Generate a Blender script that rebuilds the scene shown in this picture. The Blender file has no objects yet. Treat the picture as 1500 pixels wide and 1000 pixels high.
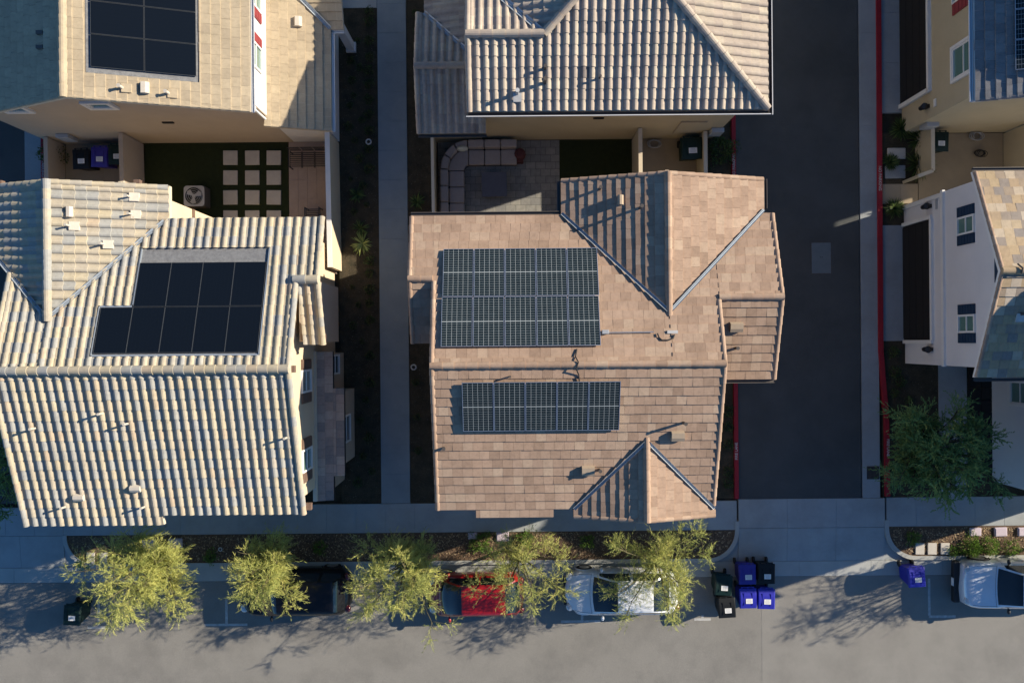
import bpy, math, random
from mathutils import Vector, Matrix
R = math.radians
random.seed(7)
scene = bpy.context.scene
COL = scene.collection
F, H, ROLL = 1150.0, 32.86, R(.5)
CA, SA = math.cos(ROLL), math.sin(ROLL)

def at(px, py, z=0.0):
    """photo pixel -> point of the place at height z (drone camera looks straight down)"""
    s = (H - z) / F
    dx, dy = (px - 750) * s, (500 - py) * s
    return (dx * CA + dy * SA, -dx * SA + dy * CA, z)

# ------------------------------------------------------------------ materials
def nt(name):
    m = bpy.data.materials.new(name)
    m.use_nodes = True
    n = m.node_tree
    n.nodes.clear()
    out = n.nodes.new('ShaderNodeOutputMaterial')
    b = n.nodes.new('ShaderNodeBsdfPrincipled')
    n.links.new(b.outputs[0], out.inputs[0])
    return m, n, b, out

def ramp(n, cols, fac, interp='LINEAR'):
    r = n.nodes.new('ShaderNodeValToRGB')
    r.color_ramp.interpolation = interp
    e = r.color_ramp.elements
    while len(e) < len(cols):
        e.new(.5)
    for i, c in enumerate(cols):
        p = i / max(1, len(cols) - 1)
        if len(c) == 4:
            p, c = c[3], c[:3]
        e[i].position = p
        e[i].color = (*c, 1)
    n.links.new(fac, r.inputs[0])
    return r.outputs[0]

def noise(n, scale, detail=4, rough=.6, vec=None):
    t = n.nodes.new('ShaderNodeTexNoise')
    t.inputs['Scale'].default_value = scale
    t.inputs['Detail'].default_value = detail
    t.inputs['Roughness'].default_value = rough
    if vec:
        n.links.new(vec, t.inputs['Vector'])
    return t.outputs['Fac']

def pos(n):
    return n.nodes.new('ShaderNodeNewGeometry').outputs['Position']

def mix(n, a, b, fac, mode='MIX'):
    x = n.nodes.new('ShaderNodeMix')
    x.data_type = 'RGBA'
    x.blend_type = mode
    for sock, v in ((x.inputs[0], fac), (x.inputs[6], a), (x.inputs[7], b)):
        if isinstance(v, (int, float)):
            sock.default_value = v
        elif isinstance(v, tuple):
            sock.default_value = (*v, 1)
        else:
            n.links.new(v, sock)
    return x.outputs[2]

def bump(n, b, h, strength=.3, dist=.02):
    u = n.nodes.new('ShaderNodeBump')
    u.inputs['Strength'].default_value = strength
    u.inputs['Distance'].default_value = dist
    n.links.new(h, u.inputs['Height'])
    n.links.new(u.outputs[0], b.inputs['Normal'])

def mat(name, c1, c2=None, scale=3.0, rough=.85, bs=0, bscale=60, metal=0.0, fine=.25, spec=.3, stain=None):
    m, n, b, o = nt(name)
    c2 = c2 or tuple(x * .78 for x in c1)
    p = pos(n)
    c = ramp(n, [(*c2, .3), (*c1, .68)], noise(n, scale, 5, .65, p))
    g = ramp(n, [(1 - fine,) * 3 + (.25,), (1 + fine * .4,) * 3 + (.75,)], noise(n, bscale, 3, .7, p))
    c = mix(n, c, g, 1.0, 'MULTIPLY')
    if stain:
        s = ramp(n, [(1, 1, 1, .45), (*stain, .75)], noise(n, .55, 6, .7, p))
        c = mix(n, c, s, 1.0, 'MULTIPLY')
    n.links.new(c, b.inputs['Base Color'])
    b.inputs['Roughness'].default_value = rough
    b.inputs['Metallic'].default_value = metal
    b.inputs['Specular IOR Level'].default_value = spec
    if bs:
        bump(n, b, noise(n, bscale, 4, .7, p), bs)
    return m

def tile_mat(name, pal, grime=.82):
    m, n, b, o = nt(name)
    a = n.nodes.new('ShaderNodeAttribute')
    a.attribute_name = 'tint'
    p = pos(n)
    c = ramp(n, pal, a.outputs['Fac'])
    g = ramp(n, [(grime,) * 3 + (.25,), (1.06,) * 3 + (.55,)], noise(n, 7, 6, .7, p))
    c = mix(n, c, g, 1.0, 'MULTIPLY')
    g2 = ramp(n, [(.86, .86, .86, .3), (1.05, 1.05, 1.05, .7)], noise(n, .9, 4, .6, p))
    c = mix(n, c, g2, 1.0, 'MULTIPLY')
    n.links.new(c, b.inputs['Base Color'])
    b.inputs['Roughness'].default_value = .8
    b.inputs['Specular IOR Level'].default_value = .25
    bump(n, b, noise(n, 90, 3, .7, p), .25, .01)
    return m

def leaf_mat(name, pal, trans=.35):
    m, n, b, o = nt(name)
    a = n.nodes.new('ShaderNodeAttribute')
    a.attribute_name = 'tint'
    c = ramp(n, pal, a.outputs['Fac'])
    n.links.new(c, b.inputs['Base Color'])
    b.inputs['Roughness'].default_value = .6
    b.inputs['Specular IOR Level'].default_value = .2
    t = n.nodes.new('ShaderNodeBsdfTranslucent')
    n.links.new(c, t.inputs[0])
    x = n.nodes.new('ShaderNodeMixShader')
    x.inputs[0].default_value = trans
    n.links.new(b.outputs[0], x.inputs[1])
    n.links.new(t.outputs[0], x.inputs[2])
    n.links.new(x.outputs[0], o.inputs[0])
    return m

def gloss(name, c, rough=.25, metal=0.0, coat=0.0, spec=.5):
    m, n, b, o = nt(name)
    p = pos(n)
    v = ramp(n, [tuple(x * .93 for x in c) + (.3,), (*c, .7)], noise(n, 2.5, 4, .6, p))
    n.links.new(v, b.inputs['Base Color'])
    rr = n.nodes.new('ShaderNodeMapRange')
    rr.inputs[3].default_value = rough * .8
    rr.inputs[4].default_value = min(1, rough * 1.35)
    n.links.new(noise(n, 9, 4, .7, p), rr.inputs[0])
    n.links.new(rr.outputs[0], b.inputs['Roughness'])
    b.inputs['Metallic'].default_value = metal
    b.inputs['Coat Weight'].default_value = coat
    b.inputs['Coat Roughness'].default_value = .06
    b.inputs['Specular IOR Level'].default_value = spec
    return m

M = {}
M['brown_tile'] = tile_mat('brown flat tile', [(.31, .21, .147, 0), (.36, .245, .172, .3), (.39, .27, .192, .75), (.435, .318, .226, 1)])
M['tan_tile'] = tile_mat('tan flat tile', [(.365, .295, .205, 0), (.395, .32, .22, .5), (.425, .345, .235, 1)], .85)
M['mixed_tile'] = tile_mat('mixed flat tile', [(.25, .215, .19, 0), (.40, .29, .18, .4), (.43, .32, .19, .7), (.50, .42, .33, 1)])
M['grey_tile'] = tile_mat('grey flat tile', [(.17, .165, .165, 0), (.21, .20, .195, .6), (.25, .24, .23, 1)])
M['cream_tile'] = tile_mat('cream barrel tile', [(.31, .305, .285, 0), (.34, .325, .285, .25), (.395, .345, .27, .36), (.425, .365, .265, .7), (.44, .375, .26, .9), (.42, .325, .235, 1)])
M['pink_tile'] = tile_mat('pinkish barrel tile', [(.09, .08, .085, 0), (.10, .09, .09, .002), (.37, .305, .25, .003), (.41, .34, .275, .5), (.46, .395, .305, 1)])
M['porch_tile'] = tile_mat('brown barrel tile', [(.22, .20, .19, 0), (.36, .28, .235, .5), (.42, .35, .29, 1)])
M['shingle'] = mat('grey shingle', (.24, .24, .24), (.15, .15, .155), 9, .9, .4, 50)
M['cream_wall'] = mat('cream stucco', (.62, .51, .36), (.57, .47, .33), 1.2, .92, .35, 80, fine=.08)
M['pale_wall'] = mat('pale tan stucco', (.50, .41, .315), (.46, .375, .29), 1.2, .92, .35, 80, fine=.08)
M['olive_wall'] = mat('beige stucco', (.50, .42, .28), (.46, .385, .255), 1.2, .92, .35, 80, fine=.08)
M['white_wall'] = mat('white stucco', (.72, .70, .69), (.67, .655, .65), 1.2, .92, .35, 80, fine=.06)
M['white_trim'] = mat('white painted trim', (.78, .76, .72), (.72, .70, .66), 2, .6, fine=.05)
M['cream_trim'] = mat('cream painted trim', (.62, .53, .40), (.57, .49, .37), 2, .65, fine=.05)
M['brown_trim'] = mat('brown painted wood', (.19, .125, .09), (.14, .09, .07), 4, .7, fine=.15)
M['dark_brown'] = mat('dark brown paint', (.020, .018, .017), (.016, .015, .014), 3, .6, fine=.1)
M['red_shutter'] = mat('red painted shutter', (.30, .05, .055), (.25, .04, .045), 3, .6, fine=.1)
M['navy_shutter'] = mat('navy painted shutter', (.018, .045, .085), (.014, .035, .07), 3, .6, fine=.1)
M['glass'] = gloss('window glass', (.03, .06, .055), .05, 0, 0, .8)
M['blind_glass'] = gloss('window glass over blinds', (.12, .22, .19), .1, 0, .6, .6)
M['dark_glass'] = gloss('dark car glass', (.012, .016, .02), .04, 0, 0, .7)
M['valley'] = gloss('galvanised flashing', (.36, .40, .44), .5, .5)
M['gutter'] = gloss('painted gutter', (.10, .085, .075), .45)
M['gutter_white'] = gloss('white gutter', (.7, .7, .7), .4)
M['vent'] = mat('tan painted vent', (.40, .31, .22), (.34, .265, .19), 6, .7, fine=.1)
M['vent_cream'] = mat('cream painted vent', (.58, .52, .43), (.52, .46, .38), 6, .7, fine=.1)
M['pipe_dark'] = mat('dark lead pipe', (.10, .085, .075), (.07, .06, .055), 8, .6)
M['lead'] = mat('pale lead sheet', (.55, .54, .52), (.47, .46, .45), 6, .6)
M['metal'] = gloss('anodised frame', (.62, .64, .66), .35, .85)
M['panel_edge'] = gloss('dark anodised panel edge', (.08, .085, .09), .4, .3)
M['black_metal'] = gloss('black frame', (.02, .021, .023), .35)
M['grey_metal'] = gloss('grey enclosure', (.35, .36, .37), .5)
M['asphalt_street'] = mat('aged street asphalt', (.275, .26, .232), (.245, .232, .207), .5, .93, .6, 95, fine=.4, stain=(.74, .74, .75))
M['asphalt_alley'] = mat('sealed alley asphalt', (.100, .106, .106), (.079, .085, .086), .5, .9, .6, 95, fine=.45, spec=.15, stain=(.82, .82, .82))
M['concrete'] = mat('pale concrete', (.365, .385, .385), (.31, .33, .335), .9, .9, .3, 70, fine=.14, stain=(.82, .8, .77))
M['concrete_new'] = mat('driveway concrete', (.33, .35, .36), (.285, .305, .315), .9, .9, .3, 70, fine=.14, stain=(.82, .8, .77))
M['kerb'] = mat('kerb concrete', (.42, .425, .40), (.36, .365, .345), 1.5, .9, .3, 60, fine=.14)
M['red_kerb'] = mat('red kerb paint', (.36, .018, .03), (.27, .015, .025), 2.5, .7, .2, 60, fine=.3)
M['paint_white'] = mat('worn white paint', (.58, .57, .54), (.34, .33, .31), 7, .8, fine=.3)
M['soil'] = mat('dry soil', (.085, .066, .042), (.035, .033, .021), 2.5, .95, .8, 25, fine=.5)
M['mulch'] = mat('bark mulch', (.19, .125, .08), (.08, .055, .04), 11, .95, 1.0, 45, fine=.5)
M['turf'] = mat('artificial turf', (.030, .042, .014), (.02, .03, .010), 6, .95, 1.0, 120, fine=.5)
M['stone'] = mat('pale stepping stone', (.56, .52, .455), (.48, .445, .39), 3, .9, .3, 60, fine=.12)
M['patio_tile'] = mat('beige patio tile', (.42, .33, .27), (.36, .28, .23), 2, .85, .2, 70, fine=.1)
M['pad'] = mat('tan yard concrete', (.33, .27, .19), (.28, .23, .165), 1.4, .9, .2, 60, fine=.12)
M['utility'] = mat('pale lilac utility lid', (.54, .46, .52), (.48, .41, .46), 4, .8, .2, 60, fine=.1)
M['bark'] = mat('tree bark', (.18, .16, .08), (.10, .085, .05), 9, .9, .6, 40, fine=.3)
M['bark_dark'] = mat('dark tree bark', (.09, .07, .055), (.05, .04, .033), 9, .9, .6, 40, fine=.3)
M['leaf_yellow'] = leaf_mat('yellow green feathery leaf', [(.18, .215, .065, 0), (.38, .41, .12, .35), (.53, .53, .16, .7), (.66, .60, .19, 1)], .35)
M['leaf_dark'] = leaf_mat('dark green leaf', [(.08, .16, .06, 0), (.15, .26, .09, .55), (.22, .34, .11, .9), (.40, .44, .13, 1)], .25)
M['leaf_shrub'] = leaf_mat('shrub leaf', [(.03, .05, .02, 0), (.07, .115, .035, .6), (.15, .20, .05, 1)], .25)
M['leaf_bright'] = leaf_mat('fresh green leaf', [(.06, .12, .025, 0), (.15, .26, .04, .6), (.28, .38, .07, 1)], .3)
M['leaf_agave'] = leaf_mat('sword leaf', [(.12, .18, .06, 0), (.28, .34, .10, .6), (.45, .47, .16, 1)], .15)
M['fabric'] = mat('grey outdoor cushion', (.36, .315, .295), (.32, .28, .265), 5, .95, .3, 150, fine=.08)
M['pillow'] = mat('pale throw pillow', (.62, .62, .5), (.55, .55, .45), 5, .95, fine=.05)
M['table'] = mat('slate table top', (.115, .12, .15), (.095, .10, .125), 5, .6, fine=.1)
M['red_thing'] = mat('dull red cover', (.11, .035, .034), (.08, .026, .026), 6, .8, fine=.15)
M['bin_blue'] = gloss('blue bin plastic', (.02, .022, .33), .42)
M['bin_navy'] = gloss('purple blue bin plastic', (.03, .02, .24), .42)
M['bin_black'] = gloss('black bin plastic', (.007, .008, .009), .5, 0, 0, .3)
M['bin_green'] = gloss('dark green bin plastic', (.006, .022, .018), .5, 0, 0, .3)
M['rubber'] = gloss('black rubber', (.015, .015, .016), .75)
M['car_white'] = gloss('white car paint', (.76, .77, .78), .3, 0, .8)
M['car_silver'] = gloss('pale silver car paint', (.70, .74, .79), .28, .25, .8)
M['car_red'] = gloss('red car paint', (.30, .006, .008), .28, 0, .8)
M['car_black'] = gloss('black car paint', (.006, .006, .008), .3, 0, .25, .3)
M['plastic_black'] = gloss('black trim plastic', (.016, .016, .018), .55)
M['lamp_lens'] = gloss('clear lamp lens', (.55, .57, .58), .1, .2, .5)
M['red_lens'] = gloss('red lamp lens', (.13, .008, .009), .15, 0, .5)
M['rim'] = gloss('alloy rim', (.5, .51, .52), .3, .8)
M['lamp_black'] = gloss('black lantern metal', (.012, .012, .013), .4)
M['condenser'] = gloss('pale enamelled steel', (.5, .48, .45), .45)

def paver_mat():
    m, n, b, o = nt('patio pavers')
    p = pos(n)
    br = n.nodes.new('ShaderNodeTexBrick')
    n.links.new(p, br.inputs['Vector'])
    br.inputs['Scale'].default_value = 1.0
    br.inputs['Brick Width'].default_value = .42
    br.inputs['Row Height'].default_value = .3
    br.inputs['Mortar Size'].default_value = .008
    br.inputs['Color1'].default_value = (.30, .285, .25, 1)
    br.inputs['Color2'].default_value = (.21, .205, .195, 1)
    br.inputs['Mortar'].default_value = (.1, .1, .09, 1)
    g = ramp(n, [(.75, .75, .75, .3), (1.1, 1.1, 1.1, .7)], noise(n, 5, 5, .7, p))
    n.links.new(mix(n, br.outputs[0], g, 1.0, 'MULTIPLY'), b.inputs['Base Color'])
    b.inputs['Roughness'].default_value = .9
    bump(n, b, br.outputs['Fac'], -.4)
    return m
M['pavers'] = paver_mat()

def cell_mat(name, white):
    """solar laminate: dark cells with a silver-white grid (local panel coordinates, metres)"""
    m, n, b, o = nt(name)
    tc = n.nodes.new('ShaderNodeTexCoord')
    sep = n.nodes.new('ShaderNodeSeparateXYZ')
    n.links.new(tc.outputs['Object'], sep.inputs[0])
    def lines(sock, period, width, off):
        a = n.nodes.new('ShaderNodeMath'); a.operation = 'ADD'; a.inputs[1].default_value = off + width / 2
        n.links.new(sock, a.inputs[0])
        md = n.nodes.new('ShaderNodeMath'); md.operation = 'FLOORED_MODULO'; md.inputs[1].default_value = period
        n.links.new(a.outputs[0], md.inputs[0])
        lt = n.nodes.new('ShaderNodeMath'); lt.operation = 'LESS_THAN'; lt.inputs[1].default_value = width
        n.links.new(md.outputs[0], lt.inputs[0])
        return lt.outputs[0]
    if white:
        lx = lines(sep.outputs[0], .1627, .0082, .488)
        ly = lines(sep.outputs[1], .0833, .0046, .833)
        mid = n.nodes.new('ShaderNodeMath'); mid.operation = 'ABSOLUTE'
        n.links.new(sep.outputs[1], mid.inputs[0])
        mm = n.nodes.new('ShaderNodeMath'); mm.operation = 'LESS_THAN'; mm.inputs[1].default_value = .012
        n.links.new(mid.outputs[0], mm.inputs[0])
        x1 = n.nodes.new('ShaderNodeMath'); x1.operation = 'MAXIMUM'
        n.links.new(lx, x1.inputs[0]); n.links.new(ly, x1.inputs[1])
        x2 = n.nodes.new('ShaderNodeMath'); x2.operation = 'MAXIMUM'
        n.links.new(x1.outputs[0], x2.inputs[0]); n.links.new(mm.outputs[0], x2.inputs[1])
        cell = ramp(n, [(.009, .017, .023, .3), (.014, .024, .031, .7)], noise(n, 5, 3, .5, pos(n)))
        c = mix(n, cell, (.37, .40, .40), x2.outputs[0])
    else:
        lx = lines(sep.outputs[0], .1265, .003, .506)
        c = mix(n, (.005, .0075, .012), (.010, .014, .02), lx)
    n.links.new(c, b.inputs['Base Color'])
    b.inputs['Roughness'].default_value = .22
    b.inputs['Specular IOR Level'].default_value = .22 if not white else .06
    return m
M['cells_white'] = cell_mat('silicon cells with white grid', True)
M['cells_black'] = cell_mat('black silicon cells', False)

# ------------------------------------------------------------------ object helpers
ORG = {}

def tag(o, label=None, cat=None, group=None, kind=None):
    if label: o['label'] = label
    if cat: o['category'] = cat
    if group: o['group'] = group
    if kind: o['kind'] = kind
    return o

def thing(name, label, cat, loc=(0, 0, 0), rz=0.0, group=None):
    o = bpy.data.objects.new(name, None)
    o.empty_display_size = .3
    COL.objects.link(o)
    o.location = loc
    o.rotation_euler = (0, 0, rz)
    ORG[o.name] = Vector((0, 0, 0))
    return tag(o, label, cat, group)

def house(name, label, loc, cat='house'):
    o = thing(name, label, cat, loc)
    ORG[o.name] = Vector(loc)
    return o

def dup(root, loc, rz=0.0, label=None, group=None, cat=None, mats=None, scale=None):
    r = root.copy()
    COL.objects.link(r)
    r.location = loc
    r.rotation_euler = (0, 0, rz)
    if scale: r.scale = scale
    if label: r['label'] = label
    if group: r['group'] = group
    if cat: r['category'] = cat
    for ch in list(root.children):
        c = ch.copy()
        if mats and ch.data and ch.data.materials and ch.data.materials[0].name in mats:
            c.data = ch.data.copy()
            c.data.materials[0] = mats[ch.data.materials[0].name]
        COL.objects.link(c)
        c.parent = r
        for g in list(ch.children):
            d = g.copy()
            COL.objects.link(d)
            d.parent = c
    return r

class MB:
    def __init__(self):
        self.v, self.f, self.t, self.m = [], [], [], []

    def face(self, pts, t=.5, m=0):
        i = len(self.v)
        self.v.extend([tuple(p) for p in pts])
        self.f.append(tuple(range(i, i + len(pts))))
        self.t.append(t); self.m.append(m)

    def add(self, vs, fs, t=.5, m=0):
        i = len(self.v)
        self.v.extend([tuple(p) for p in vs])
        for f in fs:
            self.f.append(tuple(i + k for k in f))
            self.t.append(t); self.m.append(m)

    def box(self, c, s, rz=0.0, taper=1.0, t=.5, m=0, tilt=None):
        hx, hy, hz = s[0] / 2, s[1] / 2, s[2] / 2
        vs = []
        for z in (-1, 1):
            k = taper if z > 0 else 1.0
            for x, y in ((-1, -1), (1, -1), (1, 1), (-1, 1)):
                p = Vector((x * hx * k, y * hy * k, z * hz))
                if tilt is not None: p = tilt @ p
                if rz: p = Matrix.Rotation(rz, 3, 'Z') @ p
                vs.append(p + Vector(c))
        self.add(vs, [(3, 2, 1, 0), (4, 5, 6, 7), (0, 1, 5, 4), (1, 2, 6, 5), (2, 3, 7, 6), (3, 0, 4, 7)], t, m)

    def prism(self, poly, z0, z1, t=.5, m=0):
        n = len(poly)
        f0 = z0 if callable(z0) else (lambda x, y: z0)
        f1 = z1 if callable(z1) else (lambda x, y: z1)
        vs = [(x, y, f0(x, y)) for x, y in poly] + [(x, y, f1(x, y)) for x, y in poly]
        fs = [tuple(range(n - 1, -1, -1)), tuple(range(n, 2 * n))]
        fs += [(i, (i + 1) % n, n + (i + 1) % n, n + i) for i in range(n)]
        self.add(vs, fs, t, m)

    def tube(self, pts, r, n=8, t=.5, m=0, cap=True):
        pts = [Vector(p) for p in pts]
        rs = r if isinstance(r, (list, tuple)) else [r] * len(pts)
        rings = []
        for i, p in enumerate(pts):
            d = (pts[min(i + 1, len(pts) - 1)] - pts[max(i - 1, 0)])
            d = d.normalized() if d.length > 1e-9 else Vector((0, 0, 1))
            a = d.cross(Vector((0, 0, 1)) if abs(d.z) < .9 else Vector((1, 0, 0))).normalized()
            b = d.cross(a)
            rings.append([p + (a * math.cos(2 * math.pi * k / n) + b * math.sin(2 * math.pi * k / n)) * rs[i] for k in range(n)])
        vs = [q for g in rings for q in g]
        fs = []
        for i in range(len(pts) - 1):
            for k in range(n):
                fs.append((i * n + k, (i + 1) * n + k, (i + 1) * n + (k + 1) % n, i * n + (k + 1) % n))
        if cap:
            fs.append(tuple(range(n)))
            fs.append(tuple(range((len(pts) - 1) * n + n - 1, (len(pts) - 1) * n - 1, -1)))
        self.add(vs, fs, t, m)

    def lathe(self, prof, c=(0, 0, 0), n=16, t=.5, m=0):
        vs = []
        for r, z in prof:
            for k in range(n):
                a = 2 * math.pi * k / n
                vs.append((c[0] + r * math.cos(a), c[1] + r * math.sin(a), c[2] + z))
        fs = []
        for i in range(len(prof) - 1):
            for k in range(n):
                fs.append((i * n + k, i * n + (k + 1) % n, (i + 1) * n + (k + 1) % n, (i + 1) * n + k))
        fs.append(tuple(range(n - 1, -1, -1)))
        fs.append(tuple(range((len(prof) - 1) * n, len(prof) * n)))
        self.add(vs, fs, t, m)

    def ball(self, c, s, n=10, t=.5, m=0):
        k = 6
        vs, fs = [], []
        for i in range(k + 1):
            th = math.pi * i / k
            for j in range(n):
                ph = 2 * math.pi * j / n
                vs.append((c[0] + s[0] * math.sin(th) * math.cos(ph), c[1] + s[1] * math.sin(th) * math.sin(ph), c[2] + s[2] * math.cos(th)))
        for i in range(k):
            for j in range(n):
                fs.append((i * n + j, (i + 1) * n + j, (i + 1) * n + (j + 1) % n, i * n + (j + 1) % n))
        self.add(vs, fs, t, m)

    def build(self, name, mats, parent=None, smooth=False, bevel=0.0, autosmooth=None):
        if not isinstance(mats, (list, tuple)): mats = [mats]
        me = bpy.data.meshes.new(name)
        org = Vector((0, 0, 0))
        if parent is not None: org = ORG.get(parent.name, Vector((0, 0, 0)))
        vs = [(x - org.x, y - org.y, z - org.z) for x, y, z in self.v]
        me.from_pydata(vs, [], self.f)
        for m in mats: me.materials.append(m)
        at_ = me.attributes.new('tint', 'FLOAT', 'FACE')
        at_.data.foreach_set('value', self.t)
        me.polygons.foreach_set('material_index', self.m)
        if smooth: me.polygons.foreach_set('use_smooth', [True] * len(self.f))
        me.update()
        o = bpy.data.objects.new(name, me)
        COL.objects.link(o)
        if parent is not None:
            o.parent = parent
            ORG[o.name] = org
        if bevel:
            b = o.modifiers.new('bevel', 'BEVEL')
            b.width = bevel; b.segments = 2; b.limit_method = 'ANGLE'; b.angle_limit = R(40)
        return o

def struct(name, mb, m, **k):
    return tag(mb.build(name, m, **k), kind='structure')

# ------------------------------------------------------------------ clipping and roof tiles
def clip(poly, a, b, c):
    """keep a*x+b*y<=c"""
    out = []
    n = len(poly)
    for i in range(n):
        p, q = poly[i], poly[(i + 1) % n]
        dp, dq = a * p[0] + b * p[1] - c, a * q[0] + b * q[1] - c
        if dp <= 0: out.append(p)
        if (dp < 0 < dq) or (dq < 0 < dp):
            k = dp / (dp - dq)
            out.append(tuple(p[j] + (q[j] - p[j]) * k for j in range(3)))
    return out

def ccw(poly):
    s = sum(poly[i][0] * poly[(i + 1) % len(poly)][1] - poly[(i + 1) % len(poly)][0] * poly[i][1] for i in range(len(poly)))
    return poly if s > 0 else poly[::-1]

def edges(poly):
    poly = ccw(poly)
    r = []
    for i in range(len(poly)):
        (x0, y0), (x1, y1) = poly[i][:2], poly[(i + 1) % len(poly)][:2]
        l = math.hypot(x1 - x0, y1 - y0)
        if l < 1e-6: continue
        a, b = (y1 - y0) / l, -(x1 - x0) / l
        r.append((a, b, a * x0 + b * y0))
    return r

def emit(mb, face, es, holes, t):
    inside = all(a * p[0] + b * p[1] <= c for p in face for a, b, c in es)
    if not inside:
        for a, b, c in es:
            face = clip(face, a, b, c)
            if len(face) < 3: return
    pieces = [face]
    for hs in holes:
        nxt = []
        for pc in pieces:
            rest = pc
            for a, b, c in hs:
                o = clip(rest, -a, -b, -c)
                if len(o) >= 3: nxt.append(o)
                rest = clip(rest, a, b, c)
                if len(rest) < 3: break
        pieces = nxt
    for pc in pieces: mb.face(pc, t)

def hsh(*k):
    return random.Random(hash(k)).random

class Plane:
    """roof slope: polygon in plan, a reference point at height z, downslope direction, pitch"""
    def __init__(self, poly, ref, down, pitch):
        l = math.hypot(*down)
        self.poly, self.ref, self.d, self.p = ccw(poly), ref, (down[0] / l, down[1] / l), pitch
    def z(self, x, y):
        return self.ref[2] - self.p * ((x - self.ref[0]) * self.d[0] + (y - self.ref[1]) * self.d[1])
    def has(self, x, y, e=.02):
        return all(a * x + b * y <= c + e for a, b, c in edges(self.poly))

def tile_slope(mb, pl, style, seed, L=None, W=None, holes=()):
    d, u = pl.d, (-pl.d[1], pl.d[0])
    es = edges(pl.poly)
    hs = [edges(h) for h in holes]
    L = L or (.30 if style == 'flat' else .335)
    W = W or (.335 if style == 'flat' else .297)
    vs = [(p[0] - pl.ref[0]) * d[0] + (p[1] - pl.ref[1]) * d[1] for p in pl.poly]
    us = [(p[0] - pl.ref[0]) * u[0] + (p[1] - pl.ref[1]) * u[1] for p in pl.poly]
    ve, v0 = max(vs) + .005, min(vs)
    ua, ub = min(us), max(us)
    def P(uu, vv, h):
        x = pl.ref[0] + d[0] * vv + u[0] * uu
        y = pl.ref[1] + d[1] * vv + u[1] * uu
        return (x, y, pl.ref[2] - pl.p * vv + h)
    rows = int((ve - v0) / L) + 1
    for r in range(rows):
        hi, lo = ve - (r + 1) * L, ve - r * L
        if style == 'flat':
            off = random.Random(seed * 91 + r).uniform(0, W)
        else:
            off = 0
        k0, k1 = int(math.floor((ua - off) / W)) - 1, int(math.ceil((ub - off) / W)) + 1
        for k in range(k0, k1):
            g = random.Random(seed * 100003 + r * 1009 + k)
            t = g.random()
            uu = off + k * W
            if uu > ub or uu + W < ua: continue
            if style == 'flat':
                th = .038 + g.uniform(-.004, .005)
                jl, jr = g.uniform(-.005, .006), g.uniform(-.005, .006)
                a, b = uu + .0025, uu + W - .0025
                emit(mb, [P(a, hi - .02, 0), P(a, lo + jl, th), P(b, lo + jr, th + g.uniform(-.003, .003)), P(b, hi - .02, 0)], es, hs, t)
                emit(mb, [P(a, lo + jl, th), P(a, lo + jl - .001, -.01), P(b, lo + jr - .001, -.01), P(b, lo + jr, th)], es, hs, t)
            else:
                lift = .026 + g.uniform(-.004, .010)
                jl = g.uniform(-.012, .012)
                uu += g.uniform(-.005, .005)
                prof = [(0, .004), (.055, .034), (.15, .058), (.30, .071), (.46, .060), (.57, .036), (.64, .012), (.73, .0), (.88, .0), (1.0, .004)]
                dz = g.uniform(-.004, .004)
                for (a, ha), (b, hb) in zip(prof, prof[1:]):
                    A, B = uu + a * W, uu + b * W
                    emit(mb, [P(A, hi - .01, ha + dz * .3), P(A, lo + jl, ha + lift + dz), P(B, lo + jl, hb + lift + dz), P(B, hi - .01, hb + dz * .3)], es, hs, t)
                    emit(mb, [P(A, lo + jl, ha + lift + dz), P(A, lo + jl - .001, ha - .012), P(B, lo + jl - .001, hb - .012), P(B, lo + jl, hb + lift + dz)], es, hs, t)

def cap(mb, p0, p1, r=.115, seg=.36, seed=1, drop=.03, n=7, tint=None):
    p0, p1 = Vector(p0), Vector(p1)
    d = p1 - p0
    ln = d.length
    d.normalize()
    side = d.cross(Vector((0, 0, 1))).normalized()
    up = side.cross(d).normalized()
    cnt = max(1, round(ln / seg))
    for i in range(cnt):
        g = random.Random(seed * 777 + i)
        a, b = p0 + d * (ln * i / cnt - .02), p0 + d * (ln * (i + 1) / cnt)
        r0, r1 = r * .94 + g.uniform(-.003, .003), r * 1.1 + g.uniform(-.004, .004)
        t = g.random() if tint is None else tint
        ra = [a + (side * math.cos(math.pi * k / n) * r0 + up * math.sin(math.pi * k / n) * r0) - up * drop for k in range(n + 1)]
        rb = [b + (side * math.cos(math.pi * k / n) * r1 + up * math.sin(math.pi * k / n) * r1) - up * drop for k in range(n + 1)]
        for k in range(n):
            mb.face([ra[k], ra[k + 1], rb[k + 1], rb[k]], t)
        mb.face(rb, t * .9)
        mb.face(ra[::-1], t * .9)

def strip(mb, p0, p1, w, lift, rib=.025):
    """valley flashing: shallow W of sheet metal lying along p0-p1"""
    p0, p1 = Vector(p0), Vector(p1)
    d = (p1 - p0).normalized()
    s = d.cross(Vector((0, 0, 1))).normalized() * w
    up = Vector((0, 0, lift))
    prof = [(-1, .045), (-.45, 0), (-.14, 0), (0, rib), (.14, 0), (.45, 0), (1, .045)]
    for (a, ha), (b, hb) in zip(prof, prof[1:]):
        mb.face([p0 + s * a + up + Vector((0, 0, ha)), p1 + s * a + up + Vector((0, 0, ha)), p1 + s * b + up + Vector((0, 0, hb)), p0 + s * b + up + Vector((0, 0, hb))])

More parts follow.
